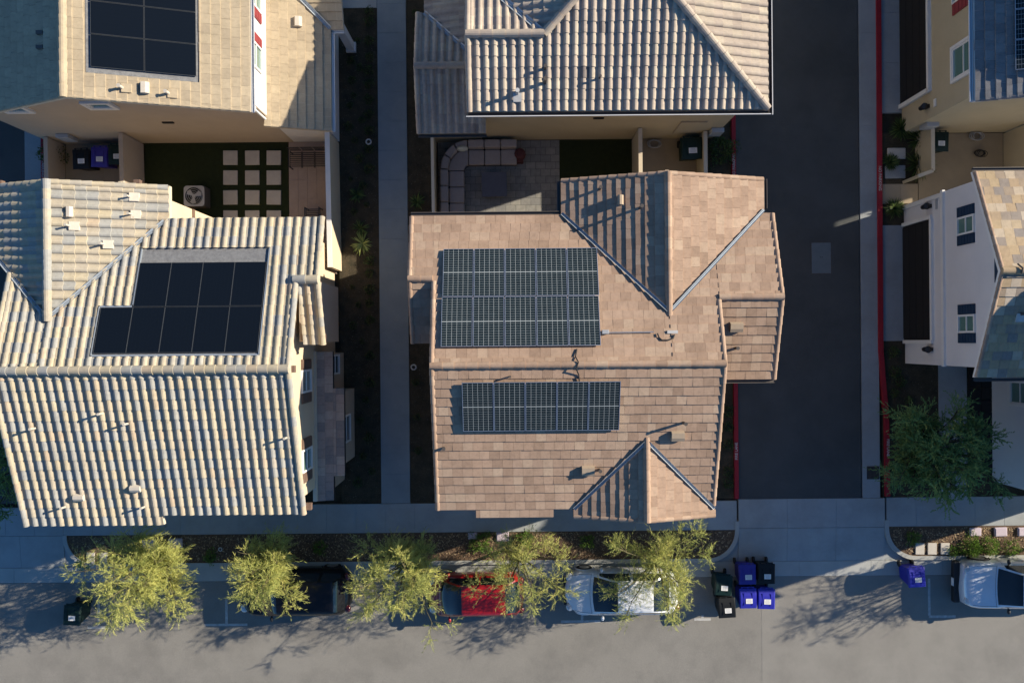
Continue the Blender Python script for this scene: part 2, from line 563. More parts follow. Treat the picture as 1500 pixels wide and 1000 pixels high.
def gutter_run(mb, p0, p1, out, w=.11, h=.1):
    p0, p1, o = Vector(p0), Vector(p1), Vector((out[0], out[1], 0))
    prof = [(0, 0), (0, -h), (w * .8, -h), (w, 0), (w - .018, 0), (w * .76, -h + .012), (.012, -h + .012), (.012, 0)]
    for i in range(len(prof)):
        a, b = prof[i], prof[(i + 1) % len(prof)]
        mb.face([p0 + o * a[0] + Vector((0, 0, a[1])), p1 + o * a[0] + Vector((0, 0, a[1])), p1 + o * b[0] + Vector((0, 0, b[1])), p0 + o * b[0] + Vector((0, 0, b[1]))])

class House:
    def __init__(self, root, planes, style, tm, fascia, holes=(), seed=1, extra=(), name='roof'):
        self.root, self.planes, self.style, self.tm, self.seed = root, planes, style, tm, seed
        mb = MB()
        for i, p in enumerate(planes):
            tile_slope(mb, p, style, seed * 17 + i, holes=holes)
        self.roof = mb.build(name, M[tm], root)
        dk = MB()
        for p in planes:
            dk.prism(p.poly, lambda x, y, p=p: p.z(x, y) - .19, lambda x, y, p=p: p.z(x, y) - .025)
        dk.build('fascia', M[fascia], self.roof)
    def z(self, x, y, default=2.7):
        zs = [p.z(x, y) for p in self.planes if p.has(x, y)]
        return max(zs) if zs else default
    def caps(self, runs, r=.115, seg=.36, mat_=None, name='ridge_cap'):
        for i, (a, b) in enumerate(runs):
            mb = MB()
            cap(mb, a, b, r, seg, self.seed * 31 + i)
            mb.build(name, M[mat_ or self.tm], self.roof, smooth=False)
    def valleys(self, runs, w=.12):
        for a, b in runs:
            mb = MB(); strip(mb, a, b, w, .055)
            mb.build('valley_flashing', M['valley'], self.roof)
    def gutters(self, runs, m='gutter'):
        for a, b, o in runs:
            mb = MB(); gutter_run(mb, a, b, o)
            mb.build('gutter', M[m], self.roof)
    def walls(self, pts, wm, default=2.7, top=None, z0=0.0, drop=.1, name='wall'):
        mb = MB()
        n = len(pts)
        for i in range(n):
            (x0, y0), (x1, y1) = pts[i], pts[(i + 1) % n]
            l = math.hypot(x1 - x0, y1 - y0)
            k = max(1, int(l / .25))
            for j in range(k):
                a, b = j / k, (j + 1) / k
                xa, ya, xb, yb = x0 + (x1 - x0) * a, y0 + (y1 - y0) * a, x0 + (x1 - x0) * b, y0 + (y1 - y0) * b
                za = top if top else self.z(xa, ya, default) - drop
                zb = top if top else self.z(xb, yb, default) - drop
                mb.face([(xa, ya, z0), (xb, yb, z0), (xb, yb, zb), (xa, ya, za)])
        return mb.build(name, M[wm], self.root)

def oriented(c, n, w, h, d, off=0.0):
    """box on a vertical wall: centre c on the wall face, outward normal n (xy), width, height, depth"""
    cx, cy = c[0] + n[0] * (off + d / 2), c[1] + n[1] * (off + d / 2)
    s = (d, w, h) if abs(n[0]) > .5 else (w, d, h)
    return (cx, cy, c[2]), s

def window(root, c, n, w, h, glass='glass', trim='white_trim', shutter=None, sw=.3, fw=.07, mull=True, casing=0.0):
    t = (-n[1], n[0])
    mb = MB()
    def bar(du, dz, bw, bh, d=.06):
        p, s = oriented((c[0] + t[0] * du, c[1] + t[1] * du, c[2] + dz), n, bw, bh, d)
        mb.box(p, s)
    bar(0, h / 2 - fw / 2, w, fw); bar(0, -h / 2 + fw / 2, w, fw, .075)
    bar(-w / 2 + fw / 2, 0, fw, h - 2 * fw); bar(w / 2 - fw / 2, 0, fw, h - 2 * fw)
    if mull: bar(0, 0, w - 2 * fw, .05, .045)
    o = mb.build('window', M[trim], root)
    g = MB()
    p, s = oriented(c, n, w - 2 * fw, h - 2 * fw, .018)
    g.box(p, s)
    g.build('pane', M[glass], o)
    if casing:
        k = MB()
        for du, dz, bw, bh in ((0, h / 2 + casing / 2, w + 2 * casing, casing), (0, -h / 2 - casing / 2, w + 2 * casing, casing), (-w / 2 - casing / 2, 0, casing, h), (w / 2 + casing / 2, 0, casing, h)):
            p, s = oriented((c[0] + t[0] * du, c[1] + t[1] * du, c[2] + dz), n, bw, bh, .09)
            k.box(p, s)
        k.build('casing', M['cream_trim'] if trim != 'white_trim' else M['white_trim'], o)
    if shutter:
        sides = (-1, 1) if shutter[1] == 0 else (shutter[1],)
        for sd in sides:
            q = MB()
            du = sd * (w / 2 + casing + sw / 2 + .01)
            p, s = oriented((c[0] + t[0] * du, c[1] + t[1] * du, c[2]), n, sw, h, .05)
            q.box(p, s)
            for z in range(6):
                p, s = oriented((c[0] + t[0] * du, c[1] + t[1] * du, c[2] - h / 2 + (z + .5) * h / 6), n, sw - .08, h / 6 - .05, .064)
                q.box(p, s)
            q.build('shutter', M[shutter[0]], root)
    return o

def wall_panel(root, name, c, n, w, h, d, m, bevel=0.0, off=0.0):
    mb = MB(); p, s = oriented(c, n, w, h, d, off); mb.box(p, s)
    return mb.build(name, M[m], root, bevel=bevel)

def vent_pipe(hs, x, y, hgt, m, r=.045, base=True, pan=None):
    z = hs.z(x, y)
    mb = MB()
    mb.tube([(x, y, z - .05), (x, y, z + hgt)], r, 10)
    mb.tube([(x, y, z + hgt - .004), (x, y, z + hgt + .012)], r * 1.25, 10)
    o = mb.build('vent_pipe', M[m], hs.roof, smooth=False)
    if base:
        pl = next(p for p in hs.planes if p.has(x, y))
        fl = MB()
        pts = [(x - .14, y - .14), (x + .14, y - .14), (x + .14, y + .14), (x - .14, y + .14)]
        dx, dy = pl.d
        pts = [(a + dx * .12, b + dy * .12) for a, b in pts]
        fl.prism(pts, lambda a, b: pl.z(a, b) + .02, lambda a, b: pl.z(a, b) + (.075 if hs.style == 'flat' else .1))
        fl.build('flashing', M[pan or m], hs.roof)

def roof_vent(hs, x, y, m, w=.42, l=.34, h=.2, pan=None):
    """hooded roof vent with a sloped top, open downslope, on a flashing pan"""
    pl = next(p for p in hs.planes if p.has(x, y))
    d = Vector((pl.d[0], pl.d[1], 0)); u = Vector((-pl.d[1], pl.d[0], 0))
    def Q(a, b, hh):
        p = Vector((x, y, 0)) + u * a + d * b
        return (p.x, p.y, pl.z(p.x, p.y) + hh)
    mb = MB()
    k = w / 2
    prof = [(-l / 2, .03), (-l / 2 + .07, h * .85), (l * .2, h), (l / 2, h * .8), (l / 2, h * .55)]
    a = [Q(-k, b, q) for b, q in prof]; c = [Q(k, b, q) for b, q in prof]
    for i in range(len(prof) - 1):
        mb.face([a[i], a[i + 1], c[i + 1], c[i]])
    mb.face(a + [Q(-k, l / 2 - .05, .03)]); mb.face((c + [Q(k, l / 2 - .05, .03)])[::-1])
    mb.face([a[-1], Q(-k, l / 2 - .05, .03), Q(k, l / 2 - .05, .03), c[-1]])
    mb.build('roof_vent', M[m], hs.roof)
    if pan:
        q = MB()
        q.add([Q(-k - .06, -l / 2, .055), Q(k + .06, -l / 2, .055), Q(k + .06, l / 2 + .22, .1), Q(-k - .06, l / 2 + .22, .1),
               Q(-k - .06, -l / 2, .0), Q(k + .06, -l / 2, .0), Q(k + .06, l / 2 + .22, .0), Q(-k - .06, l / 2 + .22, .0)],
              [(0, 1, 2, 3), (4, 7, 6, 5), (0, 4, 5, 1), (1, 5, 6, 2), (2, 6, 7, 3), (3, 7, 4, 0)])
        q.build('flashing', M[pan], hs.roof)

# ------------------------------------------------------------------ the ground
g = MB(); g.face([(-400, -400, -.16), (400, -400, -.16), (400, 400, -.16), (-400, 400, -.16)])
struct('ground', g, M['soil'])
g = MB(); g.prism([(-200, -45), (200, -45), (200, -9.96), (-200, -9.96)], -.2, -.12)
struct('street', g, M['asphalt_street'])

g = MB(); x_, _, _ = at(1117, 900); g.prism([(x_, -45), (200, -45), (200, -9.96), (x_, -9.96)], -.15, -.1165)
M['asphalt_patch'] = mat('resurfaced street asphalt', (.295, .28, .25), (.265, .25, .224), .5, .93, .6, 95, fine=.4, stain=(.82, .82, .82))
struct('street', g, M['asphalt_patch'])

def slabs(name, x0, y0, x1, y1, nx, ny, z1=0.0, z0=-.15, m='concrete', gap=.012, slope=None):
    mb = MB()
    for i in range(nx):
        for j in range(ny):
            a, b = x0 + (x1 - x0) * i / nx, x0 + (x1 - x0) * (i + 1) / nx
            c, d = y0 + (y1 - y0) * j / ny, y0 + (y1 - y0) * (j + 1) / ny
            p = [(a + gap / 2, c + gap / 2), (b - gap / 2, c + gap / 2), (b - gap / 2, d - gap / 2), (a + gap / 2, d - gap / 2)]
            mb.prism(p, z0, slope or z1)
    # a joint filler sheet a little below the slab faces
    lo = (lambda x, y: slope(x, y) - .012) if slope else z1 - .012
    mb.prism([(x0 + .002, y0 + .002), (x1 - .002, y0 + .002), (x1 - .002, y1 - .002), (x0 + .002, y1 - .002)], z0 - .01, lo)
    return struct(name, mb, M[m])

slabs('pavement', -60, -7.96, -18.85, -6.78, 34, 1)
slabs('pavement', -18.85, -7.96, 9.35, -6.74, 23, 1)
slabs('pavement', 15.62, -7.88, 60, -6.66, 36, 1)
M['concrete_shade_tint'] = mat('path concrete darkened for shade', (.27, .315, .335), (.235, .275, .295), .9, .9, .3, 70, fine=.14, stain=(.82, .82, .82))  # same concrete, its colour darkened and cooled to stand for shade
slabs('walkway', -5.53, -6.73, -4.32, 40, 1, 38, m='concrete_shade_tint')
slabs('walkway', -60, 14.0, -5.54, 15.2, 45, 1, z1=-.002)
apron = lambda x, y: 0.0 if y > -7.9 else -.118 * ((-7.9 - y) / 1.42)
slabs('driveway_apron', 9.42, -7.9, 15.55, -6.68, 3, 1, m='concrete')
slabs('driveway_apron', 9.42, -9.32, 15.55, -7.905, 3, 1, m='concrete', slope=apron)
slabs('driveway_apron', -28, -9.32, -18.86, -7.965, 5, 1, m='concrete', slope=apron)
for fx in ((8.0, 9.45), (15.5, 17.0), (-18.9, -17.4)):
    g = MB(); g.prism([(fx[0], -9.32), (fx[1], -9.32), (fx[1], -7.93), (fx[0], -7.93)], -.3, lambda x, y: apron(x, y) - .035); struct('driveway_apron', g, M['concrete'])
slabs('street_gutter', -60, -9.955, 60, -9.325, 40, 1, z1=-.116, z0=-.2, m='kerb')
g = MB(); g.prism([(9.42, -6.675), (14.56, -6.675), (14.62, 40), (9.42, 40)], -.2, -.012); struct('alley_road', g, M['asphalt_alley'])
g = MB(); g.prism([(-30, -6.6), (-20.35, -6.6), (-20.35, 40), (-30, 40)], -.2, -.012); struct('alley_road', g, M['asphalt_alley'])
slabs('alley_gutter', 14.62, -6.675, 15.36, 40, 1, 12, z1=-.004, m='concrete_new')
slabs('alley_gutter', -20.34, -6.6, -19.62, 40, 1, 12, z1=-.004, m='concrete_new')

def kerb_path(name, pts, w, z1, m, z0=-.2):
    mb = MB()
    n = len(pts)
    L_, R_ = [], []
    for i in range(n):
        a, b = pts[max(0, i - 1)], pts[min(n - 1, i + 1)]
        dx, dy = b[0] - a[0], b[1] - a[1]
        l = math.hypot(dx, dy)
        L_.append((pts[i][0] - dy / l * w / 2, pts[i][1] + dx / l * w / 2))
        R_.append((pts[i][0] + dy / l * w / 2, pts[i][1] - dx / l * w / 2))
    for i in range(n - 1):
        mb.prism([L_[i], R_[i], R_[i + 1], L_[i + 1]], z0, z1)
    return struct(name, mb, M[m])

def arc(cx, cy, r, a0, a1, k=10):
    return [(cx + r * math.cos(R(a0 + (a1 - a0) * i / k)), cy + r * math.sin(R(a0 + (a1 - a0) * i / k))) for i in range(k + 1)]

# street kerb, rounded where the aprons cut through it
kerb_path('street_kerb', [(-18.80, -7.95)] + arc(-17.55, -7.98, 1.25, 180, 270) + [(x, -9.23) for x in range(-16, 8, 2)] + arc(8.1, -7.98, 1.25, 270, 360) + [(9.35, -7.6)], .17, .02, 'kerb')
kerb_path('street_kerb', [(15.62, -7.6)] + arc(16.87, -7.95, 1.25, 180, 270) + [(x, -9.2) for x in range(18, 60, 4)], .17, .02, 'kerb')
# red alley kerbs
kerb_r = kerb_path('alley_kerb', [(15.44, 40), (15.44, 12), (15.42, 5), (15.41, -.5), (15.50, -1.8), (15.62, -3.2), (15.64, -6.6)], .19, .09, 'red_kerb')
kerb_l = kerb_path('alley_kerb', [(9.33, -6.65), (9.33, 40)], .17, .09, 'red_kerb')
kerb_w = kerb_path('alley_kerb', [(-19.52, -6.6), (-19.52, 40)], .17, .09, 'red_kerb')

def lettering(parent, txt, x, y, z, size, rz):
    c = bpy.data.curves.new('kerb_lettering', 'FONT')
    c.body = txt; c.size = size; c.align_x = 'CENTER'; c.align_y = 'CENTER'; c.extrude = .001; c.offset = .003
    c.materials.append(M['paint_white'])
    o = bpy.data.objects.new('kerb_lettering', c)
    COL.objects.link(o)
    o.location = (x, y, z); o.rotation_euler = (0, 0, rz)
    o.parent = parent
x, y, _ = at(1290, 262); lettering(kerb_r, 'NO PARKING', 15.42, y, .0925, .17, R(-90))
x, y, _ = at(1297, 655); lettering(kerb_r, 'FIRE LANE', 15.66, y, .0925, .16, R(-90))
x, y, _ = at(1077, 660); lettering(kerb_l, 'FIRE LANE', 9.33, y, .0925, .16, R(90))
x, y, _ = at(1073, 243); lettering(kerb_l, 'NO PARKING', 9.33, y, .0925, .16, R(90))
x, y, _ = at(68, 243); lettering(kerb_w, 'NO PARKING', -19.52, y, .0925, .16, R(-90))

def bed(name, pts, z=-.03, m='mulch'):
    mb = MB(); mb.prism(pts, -.2, z); return struct(name, mb, M[m])
bed('planting_bed', [(-18.76, -7.97)] + arc(-17.55, -7.98, 1.2, 180, 270) + arc(8.1, -7.98, 1.2, 270, 360) + [(9.28, -7.97)], -.015)
bed('planting_bed', [(15.68, -7.89)] + arc(16.87, -7.95, 1.2, 180, 270) + [(60, -9.12), (60, -7.89)], -.015)
bed('planting_bed', [(-7.2, -6.74), (-5.54, -6.74), (-5.54, 14), (-7.2, 14)], -.03, 'soil')
bed('planting_bed', [(-4.31, -6.74), (-2.2, -6.74), (-2.2, 15), (-4.31, 15)], -.03, 'soil')
bed('planting_bed', [(6.3, -6.66), (9.24, -6.66), (9.24, 14), (6.3, 14)], -.032, 'soil')
bed('planting_bed', [(15.5, -6.65), (20, -6.65), (20, 8.6), (15.5, 8.6)], -.034, 'soil')
bed('planting_bed', [(-19.43, -6.6), (-16.3, -6.6), (-16.3, 8.4), (-19.43, 8.4)], -.03, 'soil')
slabs('garage_driveway', 15.55, 9.42, 16.62, 22, 1, 6, z1=.0, m='concrete_new')
slabs('garage_driveway', 15.54, -.12, 16.62, 4.72, 1, 2, z1=.0, m='concrete_new')
slabs('garage_driveway', -19.4, 9.4, -19.06, 22, 1, 4, z1=.0, m='concrete_new')
x0, y0, _ = at(1376, 690); x1, y1, _ = at(1416, 532)
slabs('entry_path', x0, -6.65, x1, y1, 1, 4, z1=.004, m='concrete')
mb = MB()
x2, _, _ = at(1452, 600)
for i in range(2):
    for j in range(9):
        a = x1 + .08 + i * .52; b = -5.6 + j * .5
        mb.prism([(a, b), (a + .5, b), (a + .5, b + .48), (a, b + .48)], -.1, .03)
struct('porch_paving', mb, M['dark_brown'])

# ------------------------------------------------------------------ central brown house
PT = .333
zr = 7.9
def S_(poly, ref, down, p=PT): return Plane(poly, ref, down, p)
hm = house('brown_roof_house', 'brown flat-tiled house in the centre with two white-gridded solar arrays', (2, 0, 0))
rN, rS = (0, -.755, zr), (0, -.755, zr)
gx, gz = 5.12, 7.34
sx, sz = 4.4, 7.05
planesM = [
    S_([(-2.6, -.755), (5.12, -.755), (5.12, .925), (1.74, 4.28), (-2.6, 4.28)], rN, (0, 1)),
    S_([(-3.4, 2.1), (-2.6, 2.1), (-2.6, 4.28), (-3.4, 4.28)], rN, (0, 1)),
    S_([(5.12, -.755), (6.8, -.755), (6.8, 2.605), (5.12, .925)], rN, (0, 1)),
    S_([(6.8, 1.39), (8.9, 1.39), (8.9, 4.28), (8.475, 4.28), (6.8, 2.605)], rN, (0, 1)),
    S_([(-2.6, -.755), (-2.6, -5.68), (2.03, -5.68), (4.4, -3.305), (4.4, -.755)], rS, (0, -1)),
    S_([(4.4, -.755), (4.4, -3.305), (6.775, -5.68), (6.8, -5.68), (6.8, -.755)], rS, (0, -1)),
    S_([(-1.27, -5.68), (-1.27, -5.97), (1.36, -5.97), (1.36, -5.68)], rS, (0, -1)),
    S_([(gx, .925), (gx, 5.47), (1.7, 5.47), (1.7, 4.33)], (gx, 0, gz), (-1, 0)),
    S_([(gx, .925), (8.6, 4.40), (8.6, 5.47), (gx, 5.47)], (gx, 0, gz), (1, 0)),
    S_([(sx, -3.305), (2.03, -5.68), (2.03, -5.98), (sx, -5.98)], (sx, 0, sz), (-1, 0)),
    S_([(sx, -3.305), (sx, -5.98), (6.85, -5.98), (6.85, -5.75)], (sx, 0, sz), (1, 0)),
    S_([(-3.4, 2.1), (-3.4, -.04), (-2.6, -.04), (-2.6, 2.1)], (0, 2.1, zr - PT * 2.855), (0, -1)),
    S_([(6.8, 1.39), (6.8, -1.35), (8.9, -1.35), (8.9, 1.39)], (0, 1.39, zr - PT * 2.145), (0, -1)),
]
HM = House(hm, planesM, 'flat', 'brown_tile', 'brown_trim', seed=3)
zn = lambda y: zr - PT * abs(y + .755)
e = .02
HM.caps([((-2.6, -.755, zr + e), (6.8, -.755, zr + e)), ((gx, .8, gz + e), (gx, 5.47, gz + e)), ((sx, -3.2, sz + e), (sx, -5.98, sz + e)),
         ((-3.4, 2.1, zn(2.1) + e), (-2.6, 2.1, zn(2.1) + e)), ((6.8, 1.39, zn(1.39) + e), (8.9, 1.39, zn(1.39) + e))], .115, .37)
rk = .07
def rake(a, b): return ((a[0], a[1], a[2] + .0), (b[0], b[1], b[2] + .0))
HM.caps([rake((-2.56, -.755, zr), (-2.56, -5.68, zn(-5.68))), rake((-2.56, -.755, zr), (-2.56, 2.0, zn(2.0))), rake((6.77, -.755, zr), (6.77, -5.6, zn(-5.6))), rake((6.77, -.755, zr), (6.77, 1.3, zn(1.3))),
         rake((-3.36, 2.1, zn(2.1)), (-3.36, 4.26, zn(4.26))), rake((-3.36, 2.1, zn(2.1)), (-3.36, -.04, zn(2.1) - PT * 2.14)),
         rake((8.86, 1.39, zn(1.39)), (8.86, 4.26, zn(4.26))), rake((8.86, 1.39, zn(1.39)), (8.86, -1.35, zn(1.39) - PT * 2.74)),
         rake((gx, 5.43, gz), (1.72, 5.43, gz - PT * 3.4)), rake((gx, 5.43, gz), (8.58, 5.43, gz - PT * 3.46)),
         rake((sx, -5.94, sz), (2.05, -5.94, sz - PT * 2.35)), rake((sx, -5.94, sz), (6.83, -5.94, sz - PT * 2.43))], .085, .33, name='rake_tiles')
HM.valleys([((gx - .05, .97, gz), (1.72, 4.32, gz - PT * 3.40)), ((gx + .05, .97, gz), (8.58, 4.39, gz - PT * 3.46)),
            ((sx - .05, -3.35, sz), (2.05, -5.68, sz - PT * 2.36)), ((sx + .05, -3.35, sz), (6.8, -5.70, sz - PT * 2.4))], .055)
HM.gutters([((-3.4, 4.3, 6.2), (1.7, 4.3, 6.2), (0, 1)), ((1.68, 4.35, 6.15), (1.68, 5.45, 6.15), (-1, 0)), ((8.62, 4.45, 6.15), (8.62, 5.45, 6.15), (1, 0)), ((6.85, -1.37, 6.22), (8.9, -1.37, 6.22), (0, -1))])
HM.walls([(-2.2, -5.3), (2.4, -5.3), (2.4, -5.85), (6.55, -5.85), (6.55, -1.0), (8.45, -1.0), (8.45, 3.95), (8.2, 3.95), (8.2, 5.15), (2.05, 5.15), (2.05, 3.95), (-3.05, 3.95), (-3.05, .3), (-2.2, .3)], 'pale_wall')
for x, y, z, n, w, h in ((-1, -5.3, 4.6, (0, -1), 1.2, 1.3), (1.2, -5.3, 4.6, (0, -1), 1.2, 1.3), (4.4, -5.85, 4.6, (0, -1), 1.4, 1.3), (0, -5.3, 1.6, (0, -1), 1.6, 1.4), (-2.2, -3.5, 4.6, (-1, 0), 1, 1.2), (-2.2, -2.5, 1.6, (-1, 0), 1.2, 1.3), (-3.05, 2.4, 4.6, (-1, 0), 1, 1.2), (8.45, 1.4, 4.7, (1, 0), 1.2, 1.2), (4, 5.15, 4.6, (0, 1), 1.2, 1.2), (0, 3.95, 4.6, (0, 1), 1.2, 1.2)):
    window(hm, (x, y, z), n, w, h, 'glass')
wall_panel(hm, 'front_door', (4.4, -5.85, 1.05), (0, -1), .95, 2.1, .06, 'dark_brown')
wall_panel(hm, 'garage_door', (8.45, 1.5, 1.1), (1, 0), 4.2, 2.2, .05, 'dark_brown')
# outlookers under the rakes
for x, y in ((3.4, 5.5), (6.95, 5.5), (5.12, 5.52)):
    k = MB(); k.box((x, y - .25, HM.z(x, 5.3) - .24), (.12, .6, .14)); k.build('outlooker', M['vent'], hm)
def pt(px, py, z): return at(px, py, z)[:2]
for px, py, z, hh in ((830 + 50, 274, 6.7, .42), (940, 302, 7.1, .42), (1003, 620, 7.2, .42), (880, 691, 6.9, .36), (1082, 510, 6.7, .3), (650, 657, 6.9, .25), (747, 552, 7.85, .18)):
    x, y = pt(px, py, z + .3)
    vent_pipe(HM, x, y, hh, 'pipe_dark', .05 if hh > .2 else .03, base=False)
for px, py, z in ((909, 293, 6.9), (992, 638, 7.1), (862, 690, 6.9), (1078, 479, 6.9), (729, 553, 7.9)):
    x, y = pt(px, py, z)
    if px != 729: roof_vent(HM, x, y, 'vent', .42 if px > 950 or py > 600 else .32, .34 if px > 950 or py > 600 else .2)
# conduit from the upper array across the roof, and the cable over the ridge
k = MB()
c0 = [at(883, 487, 7.7), at(958, 486, 7.7)]
k.tube([(x, y, HM.z(x, y) + .09) for x, y, _ in c0], .018, 6)
k.build('conduit', M['metal'], HM.roof)
k = MB(); x, y, _ = at(887, 486, 7.7); k.box((x, y, HM.z(x, y) + .11), (.22, .13, .09)); k.build('junction_box', M['grey_metal'], HM.roof, bevel=.01)
k = MB(); x, y, _ = at(986, 486, 7.7); k.box((x, y, HM.z(x, y) + .05), (.34, .1, .04)); k.build('cable_bracket', M['lead'], HM.roof)
k = MB()
k.tube([(x, y, HM.z(x, y) + .06) for x, y, _ in (at(964, 488, 7.75), at(966, 494, 7.75), at(970, 498, 7.75), at(980, 498, 7.75), at(987, 495, 7.75), at(989, 490, 7.75))], .022, 6)
k.build('roof_cable', M['plastic_black'], HM.roof)
k = MB()
k.tube([(x, y, HM.z(x, y) + dz) for (x, y, _), dz in ((at(845, 511, 7.8), .06), (at(843, 522, 7.9), .06), (at(847, 530, 7.95), .14), (at(844, 540, 7.95), .16), (at(848, 549, 7.9), .06), (at(849, 560, 7.85), .06))], .022, 6)
k.build('roof_cable', M['plastic_black'], HM.roof)

# ------------------------------------------------------------------ solar panels
def solar_proto(name, w, l, cells, frame, label, group):
    t = thing(name, label, 'solar panel', group=group)
    k = MB()
    fw = .016 if cells == 'cells_white' else .008
    for c, s in (((0, l / 2 - fw / 2, .02), (w, fw, .04)), ((0, -l / 2 + fw / 2, .02), (w, fw, .04)), ((w / 2 - fw / 2, 0, .02), (fw, l - 2 * fw, .04)), ((-w / 2 + fw / 2, 0, .02), (fw, l - 2 * fw, .04))):
        k.box(c, s)
    k.build('frame', M[frame], t)
    k = MB(); k.box((0, 0, .027), (w - 2 * fw, l - 2 * fw, .008)); k.build('cell_sheet', M[cells], t)
    return t
ORD = ['first', 'second', 'third', 'fourth', 'fifth']

def lay(proto, used, x0, yt, w, l, z, pitch, down, n, gap, lab, mount_z, turn=0.0):
    """a row of n panels, upper edge at yt; long side runs downslope"""
    for i in range(n):
        o = proto if not used[0] else dup(proto, (0, 0, 0))
        used[0] = True
        run = l * math.cos(math.atan(pitch))
        cx = x0 + (i + .5) * (w + gap)
        cy = yt + down * run / 2
        o.location = (cx, cy, z - pitch * run / 2 + mount_z)
        o.rotation_euler = (math.atan(pitch) * (1 if down < 0 else -1), 0, 0)
        o['label'] = lab.format(ORD[i])

GP = 'white-gridded solar panels on the brown roof'
u = [False]
pp = solar_proto('solar_panel', 1.0, 1.69, 'cells_white', 'metal', 'x', GP)
# upper slope: upper edge lies toward the ridge
lay(pp, u, -2.285, -.155, 1.0, 1.69, zn(-.155), PT, 1, 5, .026, 'solar panel in the ridge-side row of the big white-gridded array, {} from the walkway', .09)
lay(pp, u, -2.265, 1.475, 1.0, 1.69, zn(1.475), PT, 1, 5, .026, 'white-gridded solar panel in the eave-side row of the big array, {} from the walkway', .09)
lay(pp, u, -1.62, -1.29, 1.0, 1.69, zn(-1.29), PT, -1, 5, .016, 'white-gridded solar panel in the single row below the ridge, {} from the walkway', .12)

# ------------------------------------------------------------------ cream barrel-tiled house
PL, zl = .345, 8.0
hl = house('cream_roof_house', 'cream barrel-tiled house with black solar panels sunk into its roof', (-11, 0, 0))
nl = lambda y: zl - PL * abs(y + .8)
lx, lz = -15.0, 7.43
rL = (0, -.8, zl)
planesL = [
    Plane([(-16.6, -.8), (-15, -.8), (-15, .85), (-16.6, 2.45)], rL, (0, 1), PL),
    Plane([(-15, -.8), (-7.05, -.8), (-7.05, 4.27), (-11.58, 4.27), (-15, .85)], rL, (0, 1), PL),
    Plane([(-7.05, 2.1), (-6.35, 2.1), (-6.35, 4.27), (-7.05, 4.27)], rL, (0, 1), PL),
    Plane([(-11.9, -.8), (-11.9, -5.77), (-7.05, -5.77), (-7.05, -.8)], rL, (0, -1), PL),
    Plane([(-16.6, -.8), (-16.6, -6.12), (-11.9, -6.12), (-11.9, -.8)], rL, (0, -1), PL),
    Plane([(lx, .85), (-11.57, 4.28), (-11.57, 5.37), (lx, 5.37)], (lx, 0, lz), (1, 0), PL),
    Plane([(lx, .85), (lx, 5.37), (-18.45, 5.37), (-18.45, 4.3)], (lx, 0, lz), (-1, 0), PL),
    Plane([(-7.05, 2.1), (-7.05, -.05), (-6.35, -.05), (-6.35, 2.1)], (0, 2.1, nl(2.1)), (0, -1), PL),
]
holeA = [(-12.34, 1.2), (-8.03, 1.2), (-8.03, 3.22), (-12.34, 3.22)]
holeB = [(-13.44, -.36), (-8.03, -.36), (-8.03, 1.28), (-13.44, 1.28)]
HL = House(hl, planesL, 'barrel', 'cream_tile', 'cream_trim', holes=[holeA, holeB], seed=5)
HL.caps([((-16.6, -.8, zl + .09), (-7.05, -.8, zl + .09)), ((lx, .8, lz + .09), (lx, 5.37, lz + .09)), ((-7.15, 2.1, nl(2.1) + .1), (-6.35, 2.1, nl(2.1) + .1))], .14, .33)
HL.caps([((-7.1, -.8, zl + .05), (-7.1, -5.77, nl(-5.77) + .05)), ((-7.1, -.8, zl + .05), (-7.1, 2.1, nl(2.1) + .05)), ((-16.55, -.8, zl + .05), (-16.55, -6.12, nl(-6.12) + .05)), ((-16.55, -.8, zl + .05), (-16.55, 2.4, nl(2.4) + .05)),
         ((-6.4, 2.1, nl(2.1) + .05), (-6.4, 4.27, nl(4.27) + .05)), ((-6.4, 2.1, nl(2.1) + .05), (-6.4, -.05, nl(2.1) - PL * 2.15 + .05)),
         ((lx, 5.3, lz + .03), (-11.6, 5.3, lz - PL * 3.4 + .03)), ((lx, 5.3, lz + .03), (-18.4, 5.3, lz - PL * 3.4 + .03))], .1, .33, name='rake_tiles')
HL.valleys([((lx + .04, .9, lz), (-11.6, 4.26, lz - PL * 3.4)), ((lx - .04, .9, lz), (-18.4, 4.26, lz - PL * 3.4))], .07)
HL.walls([(-16.2, -5.75), (-12.2, -5.75), (-12.2, -5.4), (-7.4, -5.4), (-7.4, 3.95), (-11.93, 3.95), (-11.93, 5.05), (-18.05, 5.05), (-18.05, 1.8), (-16.2, 1.8)], 'cream_wall')
k = MB()
k.prism([(-12.33, 1.2), (-8.04, 1.2), (-8.04, 3.21), (-12.33, 3.21)], lambda x, y: nl(y) - .03, lambda x, y: nl(y) - .008)
k.prism([(-13.43, -.35), (-8.04, -.35), (-8.04, 1.19), (-13.43, 1.19)], lambda x, y: nl(y) - .03, lambda x, y: nl(y) - .008)
k.build('shingle_underlay', M['shingle'], HL.roof)
k = MB()
def rim(x0, y0, x1, y1, w=.03):
    if x0 == x1: k.prism([(x0 - w, y0), (x0 + w, y0), (x0 + w, y1), (x0 - w, y1)], lambda x, y: nl(y) - .02, lambda x, y: nl(y) + .06)
    else: k.prism([(x0, y0 - w), (x1, y0 - w), (x1, y0 + w), (x0, y0 + w)], lambda x, y: nl(y) - .02, lambda x, y: nl(y) + .035)
rim(-8.06, -.33, -8.06, 3.2, .015); rim(-13.41, -.33, -13.41, 1.25, .015); rim(-12.32, 1.3, -12.32, 3.2, .015); rim(-13.39, -.34, -8.08, -.34); rim(-13.39, 1.25, -12.35, 1.25)
k.build('panel_flashing', M['valley'], HL.roof)
u = [False]
